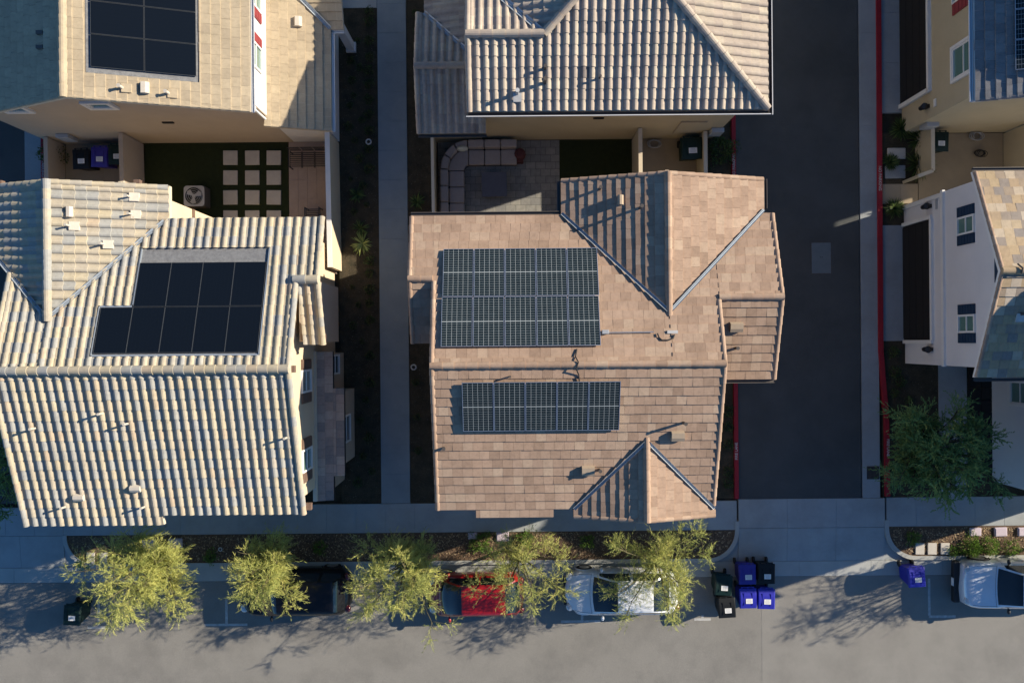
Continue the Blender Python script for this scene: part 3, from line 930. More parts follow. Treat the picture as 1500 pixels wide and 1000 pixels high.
pb = solar_proto('solar_panel', 1.042, 1.556, 'cells_black', 'panel_edge', 'x', 'black solar panels sunk into the cream roof')
lay(pb, u, -13.35, -.27, 1.042, 1.556, nl(-.27), PL, 1, 5, .006, 'black panel in the five-panel row nearest the cream ridge, {} going toward the walkway', .02)
lay(pb, u, -12.30, 1.225, 1.042, 1.556, nl(1.225), PL, 1, 4, .006, 'black panel in the four-panel row beside the grey shingle strip, {} going toward the walkway', .02)
# pipes and vents on the cream roof
for px, py, z in ((46, 628, 7.3), (147, 606, 7.4), (184, 621, 7.3), (417, 642, 7.2), (90, 744, 6.4), (207, 744, 6.4)):
    x, y = pt(px, py, z + .3)
    vent_pipe(HL, x, y, .34, 'vent_cream', .035, base=False)
for px, py in ((180, 285), (182, 311), (147, 357), (105, 332)):
    x, y = pt(px + 2, py, 7.1)
    vent_pipe(HL, x, y, .34, 'vent_cream', .035, base=True, pan='vent_cream')
for px, py, z in ((116, 728, 6.6), (201, 714, 6.6), (104, 311, 7.2)):
    x, y = pt(px, py, z)
    roof_vent(HL, x, y, 'vent_cream', .34, .24, .2)
# trim, windows on the sunlit side wall
for c, q in [((x, 5.25, HL.z(x, 5.1) - .28), (.2, .62, .2)) for x in (-17.2, -12.6)] + [((-7.2, -.82, 7.72), (.5, .22, .2)), ((-7.15, -5.55, 6.1), (.55, .22, .2)), ((-6.9, 3.9, 6.05), (.8, .22, .2)), ((-6.75, .2, 6.12), (.8, .22, .2))]:
    k = MB(); k.box(c, q); k.build('outlooker', M['brown_trim'], hl)
for y in (-1.35, -4.15):
    window(hl, (-7.4, y, 4.75), (1, 0), .82, 1.25, 'blind_glass', shutter=('brown_trim', 0), sw=.36)
window(hl, (-7.4, 2.0, 4.6), (1, 0), .62, 1.0, 'blind_glass', shutter=('brown_trim', 0), sw=.3)
wall_panel(hl, 'belt_trim', (-11.93, 4.5, 3.4), (1, 0), 1.1, .18, .05, 'brown_trim')
wall_panel(hl, 'belt_trim', (-7.4, 3.2, 3.3), (1, 0), 1.5, .16, .06, 'brown_trim')
# lower side roof and its wall
LP = [Plane([(-7.42, -.35), (-6.83, -.35), (-6.83, -1.62), (-6.38, -1.72), (-6.38, -5.0), (-6.76, -5.1), (-6.76, -5.9), (-7.42, -5.9)], (-7.42, 0, 3.42), (1, 0), .33)]
LP = [Plane([(-7.42, -5.92), (-6.77, -5.92), (-6.77, -.33), (-7.42, -.33)], (-7.42, 0, 3.42), (1, 0), .33), Plane([(-6.77, -5.02), (-6.38, -5.02), (-6.38, -1.71), (-6.77, -1.71)], (-7.42, 0, 3.42), (1, 0), .33)]
HL2 = House(hl, LP, 'flat', 'porch_tile', 'dark_brown', seed=9, name='side_roof')
k = MB(); k.box((-7.40, -3.1, 3.50), (.14, 5.6, .16)); k.build('roof_flashing', M['cream_trim'], HL2.roof)
HL2.walls([(-7.39, -5.7), (-7.05, -5.7), (-7.05, -4.75), (-6.62, -4.75), (-6.62, -1.9), (-7.05, -1.9), (-7.05, -.4), (-7.39, -.4)], 'pale_wall', default=3.1)
window(hl, (-7.05, -.85, 1.7), (1, 0), .8, 1.3, 'dark_glass')
window(hl, (-6.62, -3.4, 1.7), (1, 0), 1.1, 1.3, 'dark_glass')
# box bay under the small gable
k = MB(); k.box((-7.0, 1.1, 4.2), (.55, 2.1, 3.6)); k.build('bay_wall', M['pale_wall'], hl)
for y, z in ((-2, 1.6), (-4, 4.6)): window(hl, (-16.2, y, z), (-1, 0), 1, 1.2)
for x, z in ((-14.2, 4.6), (-14.2, 1.6), (-9.8, 4.6), (-9.8, 1.6)): window(hl, (x, -5.75 if x < -12 else -5.4, z), (0, -1), 1.4, 1.3)

# ------------------------------------------------------------------ tan flat-tiled house
ht = house('tan_roof_house', 'tan flat-tiled house with black panels and a white upper side wall with red shutters', (-13, 11, 0))
tx, tz = -14.15, 7.98
tE = tz - PT * 5.35
planesT = [Plane([(tx, 7.87), (-8.8, 7.87), (-8.8, 17), (tx, 17)], (tx, 0, tz), (1, 0), PT),
           Plane([(tx, 7.87), (tx, 17), (-19.5, 17), (-19.5, 7.87)], (tx, 0, tz), (-1, 0), .485)]
holeT = [(-13.55, 8.7), (-10.33, 8.7), (-10.33, 16), (-13.55, 16)]
HT = House(ht, planesT, 'flat', 'tan_tile', 'cream_trim', holes=[holeT], seed=13)
HT.caps([((tx, 7.87, tz + .05), (tx, 17, tz + .05))], .14, .37)
HT.caps([((tx, 7.91, tz), (-8.83, 7.91, tE)), ((tx, 7.91, tz), (-19.4, 7.91, tz - .485 * 5.25))], .06, .33, name='rake_tiles')
HT.gutters([((-8.78, 7.87, tE - .02), (-8.78, 17, tE - .02), (1, 0))], 'gutter_white')
HT.walls([(-19.07, 8.42), (-9.04, 8.42), (-9.04, 17), (-19.07, 17)], 'pale_wall')
k = MB(); pz = lambda x: tz - PT * (x - tx)
k.prism([(-13.54, 8.71), (-10.34, 8.71), (-10.34, 15.9), (-13.54, 15.9)], lambda x, y: pz(x) - .03, lambda x, y: pz(x) - .006)
k.build('shingle_underlay', M['shingle'], HT.roof)
u = [False]
ptl = solar_proto('solar_panel', 1.042, 1.556, 'cells_black', 'panel_edge', 'x', 'black solar panels on the tan roof')
for i in range(2):
    for j in range(4):
        o = ptl if not u[0] else dup(ptl, (0, 0, 0))
        u[0] = True
        run = 1.556 * math.cos(math.atan(PT))
        cx = -13.40 + (i + .5) * (run + .02)
        o.location = (cx, 8.88 + (j + .5) * 1.062, pz(cx) + .03)
        o.rotation_euler = (0, math.atan(PT), 0)
        o.rotation_mode = 'XYZ'
        q = Matrix.Rotation(math.atan(PT), 4, 'Y') @ Matrix.Rotation(R(90), 4, 'Z')
        o.rotation_euler = q.to_euler()
        o['label'] = f"black panel on the tan roof, {'ridge-side' if i == 0 else 'eave-side'} column, {ORD[j]} from the yard end"
for px, py in ((181, 130), (240, 132)):
    x, y = pt(px, py, 7.4); vent_pipe(HT, x, y, .3, 'vent_cream', .05, base=True, pan='tan_tile')
x, y = pt(212, 129, 7.3); roof_vent(HT, x, y, 'vent_cream', .36, .3, .2)
for py in (51, 72):
    k = MB(); x, y = pt(63, py, 7.4); z = HT.z(x, y); k.box((x, y, z + .05), (.22, .12, .12)); k.build('roof_vent', M['gutter'], HT.roof)
for px, z in ((22, 5.0), (146, 5.35)):
    # small high windows in the gable wall
    x, y, _ = at(px, 166, z)
    window(ht, (x, 8.42, z), (0, -1), .75, .5, 'blind_glass', mull=False, casing=.14)
k = MB(); x, _, _ = at(248, 191, 3.0); k.box((x, 8.40, 3.1), (.42, .05, .14)); k.build('louvre', M['dark_brown'], ht)
for i, y in enumerate((12.35, 10.2)):
    window(ht, (-9.02, y, 5.0), (1, 0), .9, 1.2, 'blind_glass', shutter=('red_shutter', -1 if i == 0 else 1), sw=.34)
wall_panel(ht, 'upper_wall', (-9.04, 12.7, 4.9), (1, 0), 8.5, 2.5, .02, 'white_wall')
wall_panel(ht, 'garage_door', (-19.07, 12, 1.1), (-1, 0), 4.6, 2.2, .05, 'dark_brown')
k = MB(); k.box((-8.75, 13.9, 5.2), (.58, 2.0, 2.6)); k.build('bay_wall', M['white_trim'], ht)
# downspout sweep at the bottom of the white gutter
k = MB(); k.tube([(-8.70, 7.98, tE - .12), (-8.76, 8.10, tE - .3), (-9.0, 8.25, tE - .5), (-9.0, 8.25, 4.0)], .045, 8); k.build('downspout', M['white_trim'], ht)
LT = [Plane([(-9.1, 8.05), (-6.78, 8.05), (-6.78, 11.9), (-9.1, 14.2)], (-9.1, 0, 3.78), (1, 0), PT),
      Plane([(-6.78, 11.9), (-6.30, 11.9), (-6.30, 17), (-9.1, 17), (-9.1, 14.2)], (0, 11.9, 3.01), (0, -1), PT)]
HT2 = House(ht, LT, 'flat', 'tan_tile', 'cream_trim', seed=15, name='side_roof')
HT2.valleys([((-6.8, 11.93, 3.01), (-9.1, 14.2, 3.78))], .08)
HT2.gutters([((-6.76, 8.05, 2.99), (-6.76, 11.8, 2.99), (1, 0)), ((-6.76, 11.88, 2.99), (-6.30, 11.88, 2.99), (0, -1))], 'gutter_white')
HT2.caps([((-9.1, 8.09, 3.78), (-6.8, 8.09, 3.02))], .055, .33, name='rake_tiles')
HT2.walls([(-9.06, 8.42), (-7.15, 8.42), (-7.15, 12.2), (-7.15, 17), (-9.06, 17)], 'white_wall')
x, y = pt(435, 30, 3.6); roof_vent(HT2, x, y, 'vent_cream', .36, .3, .2)
k = MB(); k.box((-6.61, 12.32, 1.4), (.3, .3, 2.8)); k.box((-6.61, 12.32, .08), (.4, .4, .16)); k.build('porch_post', M['white_wall'], ht)
k = MB(); x, y, _ = at(100, 204, 1.2); k.box((x, 8.33, 1.3), (.5, .16, .75)); k.build('meter_box', M['grey_metal'], ht, bevel=.02)

# ------------------------------------------------------------------ pinkish barrel-tiled house
hc = house('pink_roof_house', 'pinkish barrel-tiled house with a hipped roof behind the sofa patio', (3.5, 11, 0))
zc = 6.1
planesC = [
    S_([(-1.43, 7.83), (1.15, 7.83), (1.15, 10.16), (-1.43, 10.16)], (0, 7.83, zc), (0, -1)),
    S_([(1.15, 7.83), (8.8, 7.83), (3.81, 12.82), (1.15, 10.16)], (0, 7.83, zc), (0, -1)),
    S_([(8.8, 7.83), (8.8, 17), (3.81, 17), (3.81, 12.82)], (8.8, 0, zc), (1, 0)),
    S_([(1.15, 10.16), (3.81, 12.82), (3.81, 17), (-1.2, 17), (-1.2, 12.5)], (-1.2, 0, zc - .005), (-1, 0)),
    S_([(-1.43, 10.16), (1.15, 10.16), (-1.2, 12.5), (-1.43, 12.5)], (0, 10.16, zc + PT * 2.33), (0, 1)),
]
HC = House(hc, planesC, 'barrel', 'pink_tile', 'cream_trim', seed=21)
zj = zc + PT * 2.33; zp = zc + PT * 4.99
HC.caps([((-1.43, 10.16, zj + .09), (1.15, 10.16, zj + .09)), ((1.15, 10.16, zj + .08), (3.81, 12.82, zp + .08)), ((8.78, 7.85, zc + .08), (3.81, 12.82, zp + .08)), ((3.81, 12.82, zp + .09), (3.81, 17, zp + .09))], .135, .4)
HC.caps([((-1.38, 7.83, zc + .05), (-1.38, 10.16, zj + .05)), ((-1.38, 10.16, zj + .05), (-1.38, 12.5, zc + .05))], .1, .345, name='rake_tiles')
HC.valleys([((1.1, 10.2, zj), (-1.2, 12.5, zc))], .1)
HC.gutters([((-1.43, 7.8, zc - .02), (8.86, 7.8, zc - .02), (0, -1)), ((8.83, 7.7, zc - .02), (8.83, 17, zc - .02), (1, 0))], 'gutter')
k = MB(); k.box((3.7, 7.675, zc - .02), (10.4, .022, .06)); k.box((8.955, 12.3, zc - .02), (.022, 9.3, .06)); k.build('gutter_lip', M['gutter_white'], HC.roof)
HC.walls([(-1.15, 8.42), (8.45, 8.42), (8.45, 17), (-1.15, 17)], 'olive_wall')
for px, py, hh, r in ((799, 97, .3, .05), (799, 116, .5, .06), (758, 131, .45, .06), (880, 110, .3, .035)):
    x, y = pt(px, py, 6.8); vent_pipe(HC, x, y, hh, 'pipe_dark' if px != 758 else 'lead', r, base=px == 758, pan='lead')
LC = [S_([(-3.5, 7.9), (-.92, 7.9), (-.92, 8.6), (-1.1, 8.6), (-1.1, 10.19), (-3.5, 10.19)], (0, 7.9, 3.1), (0, -1)),
      S_([(-3.5, 10.19), (-1.12, 10.19), (-1.12, 10.35), (-3.22, 12.45), (-3.5, 12.45)], (0, 10.19, 3.1 + PT * 2.29), (0, 1)),
      S_([(-3.22, 12.45), (-1.12, 10.35), (-1.12, 17), (-3.22, 17)], (-3.22, 0, 3.108), (-1, 0))]
LC[0] = S_([(-3.5, 7.9), (-.92, 7.9), (-.92, 10.19), (-3.5, 10.19)], (0, 7.9, 3.1), (0, -1))
HC2 = House(hc, LC, 'barrel', 'pink_tile', 'cream_trim', seed=23, name='side_roof')
HC2.caps([((-3.5, 10.19, 3.86 + .09), (-1.15, 10.19, 3.86 + .09))], .13, .4)
HC2.caps([((-3.45, 7.9, 3.15), (-3.45, 10.19, 3.91)), ((-3.45, 10.19, 3.91), (-3.45, 12.45, 3.16))], .1, .345, name='rake_tiles')
HC2.valleys([((-3.22, 12.45, 3.12), (-1.12, 10.35, 3.81))], .09)
HC2.gutters([((-3.5, 7.87, 3.07), (-.9, 7.87, 3.07), (0, -1))], 'gutter')
HC2.walls([(-3.15, 8.35), (-1.17, 8.35), (-1.17, 12.4), (-1.17, 17), (-2.9, 17), (-2.9, 12.1), (-3.15, 12.1)], 'olive_wall')
k = MB(); x, y = pt(877, 186, 3.2); k.box((x, 8.40, 3.2), (.4, .06, .12)); k.build('louvre', M['dark_brown'], hc)
k = MB(); x, _ = pt(1049, 193, 1.4); k.box((x, 8.32, 1.35), (.5, .18, .7)); k.build('meter_box', M['grey_metal'], hc, bevel=.02)
k = MB(); k.tube([(6.6, 8.38, 2.6), (6.6, 8.38, 1.0)], .02, 6); k.tube([(7.6, 8.38, 2.6), (6.6, 8.38, 2.6)], .02, 6); k.build('wall_conduit', M['vent'], hc)
wall_panel(hc, 'garage_door', (8.45, 12.5, 1.1), (1, 0), 4.4, 2.2, .05, 'dark_brown')
window(hc, (8.45, 11, 4.9), (1, 0), 1.1, 1.2); window(hc, (8.45, 14, 4.9), (1, 0), 1.1, 1.2)

# ------------------------------------------------------------------ white house at the alley
hw = house('white_house', 'white stucco house with navy shutters and a dark garage door on the alley', (20, 0, 0))
PW = .42
zw = 6.0 + PW * 3.52
planesW = [
    Plane([(15.85, 2.15), (22.5, 2.15), (22.5, 5.68), (15.85, 5.68)], (0, 2.15, zw), (0, 1), PW),
    Plane([(15.85, 2.15), (15.85, -1.37), (22.5, -1.37), (22.5, 2.15)], (0, 2.15, zw), (0, -1), PW),
    # unseen tall rear block, added and shaped for the shadows it casts
    Plane([(20.9, -1.8), (25.0, -1.8), (25.0, .1), (20.9, .1)], (0, -1.8, 9.3), (0, 1), .2),
    Plane([(19.4, .1), (25.0, .1), (25.0, 2.9), (19.4, 2.9)], (0, -1.8, 9.3), (0, 1), .2),
    Plane([(20.9, -1.8), (20.9, -6.6), (25.0, -6.6), (25.0, -1.8)], (0, -1.8, 9.3), (0, -1), .58),
]
HW = House(hw, planesW, 'flat', 'mixed_tile', 'white_trim', seed=31)
HW.caps([((15.85, 2.15, zw + .05), (22.5, 2.15, zw + .05)), ((20.9, -1.8, 9.33), (25.0, -1.8, 9.33))], .13, .37)
HW.caps([((15.9, 2.15, zw), (15.9, 5.66, 6.0)), ((15.9, 2.15, zw), (15.9, -1.35, 6.0)), ((20.95, -1.8, 9.3), (20.95, -6.55, 6.55)), ((20.95, -1.8, 9.3), (20.95, .1, 8.92))], .075, .33, mat_='brown_tile', name='rake_tiles')
HW.gutters([((15.85, 5.71, 5.96), (22.5, 5.71, 5.96), (0, 1)), ((15.85, -1.4, 5.96), (21.7, -1.4, 5.96), (0, -1))], 'gutter')
HW.walls([(16.45, -1.06), (22, -1.06), (22, 5.55), (16.45, 5.55)], 'white_wall')
HW.walls([(21.2, -6.3), (24.7, -6.3), (24.7, 2.6), (19.7, 2.6), (19.7, .4), (21.2, .4)], 'white_wall')
# front wing below
planesW2 = [Plane([(22.1, -6.35), (22.1, -1.5), (19.65, -1.5), (19.65, -6.35)], (22.1, 0, 6.3), (-1, 0), .36), Plane([(22.1, -6.35), (24.5, -6.35), (24.5, -1.5), (22.1, -1.5)], (22.1, 0, 6.3), (1, 0), .36)]
HW2 = House(hw, planesW2, 'flat', 'mixed_tile', 'white_trim', seed=33, name='front_roof')
HW2.walls([(20.05, -6.0), (24.1, -6.0), (24.1, -1.6), (20.05, -1.6)], 'white_wall')
wz = lambda z: 16.45
k = MB(); k.box((16.41, 2.25, 3.02), (.10, 6.7, .16)); k.box((16.41, 5.42, 1.5), (.06, .0, .0) if 0 else (.06, .12, 2.95)); k.build('belt_trim', M['white_trim'], hw)
k = MB(); k.box((16.44, 2.28, 1.08), (.06, 4.72, 2.16)); k.build('garage_opening', M['dark_brown'], hw)
k = MB()
for yy, w, z, hh in ((4.72, .14, 1.12, 2.24), (-.16, .14, 1.12, 2.24)): k.box((16.40, yy, z), (.12, w, hh))
k.box((16.40, 2.28, 2.23), (.12, 4.74, .14))
k.build('garage_frame', M['white_trim'], hw)
gd = MB()
for i in range(4): gd.box((16.40, 2.28, .27 + i * .535), (.05, 4.58, .515))
gd.build('garage_door', M['dark_brown'], hw)
for y in (4.06, .50):
    window(hw, (16.45, y, 4.5), (-1, 0), .66, 1.05, 'blind_glass', shutter=('navy_shutter', 0), sw=.36)
k = MB(); k.box((16.43, 2.3, 6.5), (.06, .9, .6)); k.build('gable_louvre', M['navy_shutter'], hw)
for y in (5.15, -.45):
    k = MB()
    x = 16.27
    k.box((16.42, y, 2.05), (.06, .14, .3)); k.lathe([(.03, .16), (.09, .12), (.11, .0), (.09, -.18), (.02, -.2)], (x, y, 2.02), 10); k.lathe([(.14, 0), (.13, .03), (.03, .1), (.02, .14)], (x, y, 2.15), 10)
    k.tube([(x, y, 2.3), (16.42, y, 2.2)], .015, 6)
    k.build('wall_lantern', M['lamp_black'], hw)
k = MB(); k.box((16.43, 5.15, 2.55), (.03, .36, .12)); k.build('address_plate', M['grey_metal'], hw)
k = MB(); k.box((18.9, -1.1, 1.1), (.9, .08, 2.1)); k.build('entry_door', M['dark_brown'], hw)
window(hw, (20.05, -2.2, 1.9), (-1, 0), .9, 1.2, 'blind_glass', casing=.1)
window(hw, (22.2, -6.0, 1.7), (0, -1), 1.6, 1.4); window(hw, (22.2, -6.0, 4.4), (0, -1), 1.4, 1.2)
x, y = pt(1492, 460, 6.8); vent_pipe(HW, x, y, .3, 'pipe_dark', .05, base=True, pan='lead')
x, y = pt(1490, 396, 7.4); k = MB(); k.tube([(x - .1, y + .2, zw + .1), (x, y + .05, zw + .2), (x, y - .12, zw + .15)], .03, 6); k.build('roof_cable', M['plastic_black'], HW.roof)

# ------------------------------------------------------------------ beige house at the alley
hb = house('beige_house', 'beige stucco house with red shutters and a grey roof beside the alley', (20, 12, 0))
planesB = [S_([(15.9, 8.08), (21.0, 8.08), (21.0, 17), (15.9, 17)], (15.9, 0, 6.0), (-1, 0)),
           S_([(21.0, 8.08), (26.0, 8.08), (26.0, 17), (21.0, 17)], (21.0, 0, 6.0 + PT * 5.1), (1, 0)),
           S_([(20.6, 10.2), (26, 10.2), (26, 13.2), (20.6, 13.2)], (0, 13.2, 9.1), (0, -1)),  # this plane and the next: unseen higher block added to shade the alley-side slope
           S_([(20.6, 13.2), (26, 13.2), (26, 19), (20.6, 19)], (0, 13.2, 9.1), (0, 1))]
HB = House(hb, planesB, 'flat', 'grey_tile', 'white_trim', seed=41)
HB.caps([((21.0, 8.08, 7.75), (21.0, 10, 7.75)), ((20.6, 13.2, 9.15), (26, 13.2, 9.15))], .13, .37)
HB.caps([((15.95, 8.12, 6.0), (21.0, 8.12, 7.7))], .07, .33, name='rake_tiles')
HB.gutters([((15.87, 8.08, 5.97), (15.87, 17, 5.97), (-1, 0))], 'gutter_white')
HB.walls([(16.4, 8.56), (25.6, 8.56), (25.6, 17), (16.4, 17)], 'olive_wall')
HB.walls([(21.0, 10.55), (25.6, 10.55), (25.6, 18), (21.0, 18)], 'olive_wall')
k = MB(); k.box((16.39, 13.5, 1.15), (.06, 7.6, 2.3)); k.build('garage_opening', M['dark_brown'], hb)
k = MB(); k.box((16.33, 13.5, 2.28), (.14, 7.8, .14)); k.box((16.33, 9.66, 1.13), (.14, .16, 2.26)); k.build('garage_frame', M['white_trim'], hb)
gd = MB()
for i in range(4): gd.box((16.35, 13.5, .27 + i * .535), (.05, 7.5, .515))
gd.build('garage_door', M['dark_brown'], hb)
window(hb, (16.4, 10.05, 4.55), (-1, 0), 1.15, 1.35, 'blind_glass', casing=.1)
window(hb, (16.4, 12.85, 4.55), (-1, 0), 1.15, 1.35, 'blind_glass', shutter=('red_shutter', 0), sw=.4)
k = MB()
k.box((16.38, 9.05, 2.05), (.06, .14, .3)); k.lathe([(.03, .16), (.09, .12), (.11, .0), (.09, -.18), (.02, -.2)], (16.22, 9.05, 2.02), 10); k.lathe([(.14, 0), (.13, .03), (.03, .1)], (16.22, 9.05, 2.15), 10)
k.tube([(16.22, 9.05, 2.25), (16.38, 9.05, 2.2)], .015, 6); k.build('wall_lantern', M['lamp_black'], hb)
k = MB(); k.box((16.38, 9.05, 2.6), (.03, .3, .16)); k.build('address_plate', M['white_trim'], hb)
k = MB(); k.box((16.8, 8.48, 1.4), (.5, .18, .6)); k.build('meter_box', M['grey_metal'], hb, bevel=.02)
u = [False]
pg = solar_proto('solar_panel', 1.0, 1.69, 'cells_white', 'metal', 'x', 'white-gridded solar panels on the grey roof')
for j in range(3):
    o = pg if not u[0] else dup(pg, (0, 0, 0))
    u[0] = True
    run = 1.69 * math.cos(math.atan(PT)); cx = 17.0 + run / 2
    o.location = (cx, 8.95 + (j + .5) * 1.02, 6.0 + PT * (cx - 15.9) + .1)
    o.rotation_euler = (Matrix.Rotation(-math.atan(PT), 4, 'Y') @ Matrix.Rotation(R(90), 4, 'Z')).to_euler()
    o['label'] = f"white-gridded solar panel on the shaded grey roof of the beige house, {ORD[j]} from its rake"

# ------------------------------------------------------------------ garden walls
def garden_wall(pts, th, hgt, m, label, capm=None):
    x, y = pts[0]
    t = house('garden_wall', label, (x, y, 0), 'wall')
    mb = MB(); cm = MB()
    for (x0, y0), (x1, y1) in zip(pts, pts[1:]):
        dx, dy = x1 - x0, y1 - y0; l = math.hypot(dx, dy); nx, ny = -dy / l * th / 2, dx / l * th / 2
        q = [(x0 + nx, y0 + ny), (x0 - nx, y0 - ny), (x1 - nx, y1 - ny), (x1 + nx, y1 + ny)]
        mb.prism(q, 0, hgt)
        s = 1.18
        cm.prism([(x0 + nx * s, y0 + ny * s), (x0 - nx * s, y0 - ny * s), (x1 - nx * s, y1 - ny * s), (x1 + nx * s, y1 + ny * s)], hgt + .002, hgt + .05)
    mb.build('panel', M[m], t); cm.build('coping', M[capm or m], t)
    return t
garden_wall([(-7.25, 8.35), (-7.18, 3.0)], .16, 1.75, 'cream_wall', 'cream garden wall between the stepping-stone yard and the walkway', 'white_trim')
garden_wall([(-15.42, 8.38), (-15.36, 5.1)], .14, 1.75, 'pale_wall', 'tan yard wall between three bins and the dark turf')
garden_wall([(-18.72, 8.38), (-18.66, 5.1)], .14, 1.2, 'pale_wall', 'low tan wall between three bins and the shaded alley bushes')
garden_wall([(-3.12, 8.3), (-3.08, 3.75)], .1, 1.5, 'olive_wall', 'thin pale wall behind the curved sofa beside the walkway', 'cream_trim')
garden_wall([(5.15, 8.38), (5.15, 5.2)], .13, 1.75, 'olive_wall', 'tan yard wall between the black turf patch and a green bin', 'cream_trim')
garden_wall([(7.85, 8.38), (7.85, 5.2)], .13, 1.25, 'olive_wall', 'tan wall between a dark green bin and the flowering bush', 'cream_trim')
x, y, _ = at(1366, 195); garden_wall([(17.0, 8.5), (17.0, 6.72), (16.4, 6.5)], .12, 1.25, 'olive_wall', 'beige wall with a bent end behind the spiky grasses', 'cream_trim')
garden_wall([(20.7, 8.5), (20.7, 5.75)], .14, 1.75, 'olive_wall', 'beige yard wall beside the turf at the white house', 'cream_trim')
for (x, y, rz, lab) in ((-15.36, 6.35, 0, 'small gate latch post on the tan wall above the dark turf'),):
    k = MB(); k.box((x, y, 1.86), (.2, .18, .12)); k.box((x, y, 1.95), (.12, .1, .12))
    tag(k.build('gate_latch', M['vent_cream']), lab, 'gate latch')

# ------------------------------------------------------------------ yards
bed('yard_turf', [(-15.3, 3.4), (-9.3, 3.4), (-9.3, 8.42), (-15.3, 8.42)], .0, 'turf')
slabs('bin_pad', -18.62, 5.0, -15.46, 8.42, 2, 1, z1=.004, m='pad')
slabs('patio', -9.28, 2.9, -7.32, 8.42, 5, 7, z1=.008, m='patio_tile')
st = MB()
sp = thing('stepping_stone', 'x', 'stepping stone')
st.box((0, 0, .02), (.6, .6, .06)); st.build('slab', M['stone'], sp, bevel=.015)
u = [False]
rows_ = ['row by the house wall', 'second row from the house wall', 'second row from the roof edge', 'row half under the roof edge']
for i, px in enumerate((338, 370, 401.5)):
    for j, py in enumerate((231.5, 260.5, 289.5, 319)):
        x, y, _ = at(px, py)
        o = sp if not u[0] else dup(sp, (x, y, 0)); u[0] = True
        o.location = (x, y, .012); o.rotation_euler = (0, 0, random.uniform(-.02, .02))
        o['group'] = 'square stepping stones in the dark turf'
        o['label'] = f"pale stepping stone in turf, {rows_[j]}, {['AC unit side', 'middle column', 'patio side'][i]}"
bed('yard_turf', [(2.05, 4.2), (5.08, 4.2), (5.08, 8.42), (2.05, 8.42)], .0, 'turf')
bed('paver_patio', [(-3.03, 4.0), (2.05, 4.0), (2.05, 8.4), (-3.03, 8.4)], .003, 'pavers')
slabs('bin_pad', 5.22, 5.0, 7.78, 8.42, 2, 1, z1=.004, m='pad')
slabs('bin_pad', 17.07, 5.6, 20.62, 8.54, 1, 1, z1=.004, m='pad')
slabs('yard_path', 15.56, 5.62, 17.05, 6.45, 2, 1, z1=.0, m='pad')
bed('yard_turf', [(20.78, 5.7), (25, 5.7), (25, 8.54), (20.78, 8.54)], .0, 'turf')

# curved sectional sofa
def sofa():
    x0, y0, _ = at(664, 232)
    t = house('sectional_sofa', 'grey curved sectional sofa wrapping the corner of the paver patio', (x0, y0, 0), 'sofa')
    ox, oy = at(646, 211)[:2]
    base = MB(); 
    def seg(kind, a, b, c, d, z0, z1, nm):
        k = MB(); k.prism(ccw([a, b, c, d]), z0, z1); k.build(nm, M['fabric'], t, bevel=.05)
    # straight run along the house: seat y -.95..-.35, back -.35..0
    sx0 = at(687, 220)[0]
    w = .67
    yb = oy
    for i in range(3):
        a = sx0 + i * w; b = a + w - .02
        seg('s', (a, yb - .98), (b, yb - .98), (b, yb - .36), (a, yb - .36), .22, .46, 'seat_cushion')
        seg('b', (a, yb - .34), (b, yb - .34), (b, yb - .02), (a, yb - .02), .3, .8, 'back_cushion')
    # run along the garden wall
    xl = ox - .0
    ys = at(650, 254)[1]
    for i in range(4):
        a = ys - i * w; b = a - w + .02
        seg('s', (xl + .36, a), (xl + .98, a), (xl + .98, b), (xl + .36, b), .22, .46, 'seat_cushion')
        seg('b', (xl + .02, a), (xl + .34, a), (xl + .34, b), (xl + .02, b), .3, .8, 'back_cushion')
    # rounded corner
    cx, cy = sx0 - .02, ys + .02
    rx_i, rx_s, rx_o = cx - (xl + .98), cx - (xl + .36), cx - xl - .02
    ry_i, ry_s, ry_o = (yb - .98) - cy, (yb - .36) - cy, yb - .02 - cy
    k = MB()
    N = 14
    def E(rx, ry, i): a = R(90 + 90 * i / N); return (cx + rx * math.cos(a), cy + ry * math.sin(a))
    poly = [E(max(rx_i, .05), max(ry_i, .05), i) for i in range(N + 1)] + [E(rx_s, ry_s, i) for i in range(N, -1, -1)]
    for i in range(N):
        k.prism(ccw([E(max(rx_i, .04), max(ry_i, .04), i), E(max(rx_i, .04), max(ry_i, .04), i + 1), E(rx_s, ry_s, i + 1), E(rx_s, ry_s, i)]), .22, .455)
    k.build('seat_cushion', M['fabric'], t)
    for j in range(3):
        k = MB()
        i0, i1 = j * N / 3 + .15, (j + 1) * N / 3 - .15
        q = [E(rx_s * 1.03, ry_s * 1.03, i0 + (i1 - i0) * m / 4) for m in range(5)] + [E(rx_o * .98, ry_o * .98, i1 - (i1 - i0) * m / 4) for m in range(5)]
        k.prism(ccw(q), .3, .8); k.build('back_cushion', M['fabric'], t, bevel=.04)
    k = MB()
    k.prism([(sx0, yb - .95), (sx0 + 3 * w - .03, yb - .95), (sx0 + 3 * w - .03, yb - .05), (sx0, yb - .05)], .0, .215)
    k.prism([(xl + .05, ys - 4 * w + .05), (xl + .95, ys - 4 * w + .05), (xl + .95, ys), (xl + .05, ys)], .0, .215)
    for i in range(N):
        k.prism(ccw([E(max(rx_i, .04) * 1.02, max(ry_i, .04) * 1.02, i), E(max(rx_i, .04) * 1.02, max(ry_i, .04) * 1.02, i + 1), E(rx_o * .96, ry_o * .96, i + 1), E(rx_o * .96, ry_o * .96, i)]), .0, .215)
    k.build('base', M['dark_brown'], t)
sofa()
k = MB(); x, y, _ = at(677, 217, .8)
k.ball((x, y, .72), (.25, .12, .2)); tag(k.build('throw_pillow', M['pillow'], smooth=True), 'pale throw pillow leaning on the corner of the grey sofa', 'pillow')
x, y, _ = at(724, 270, .4)
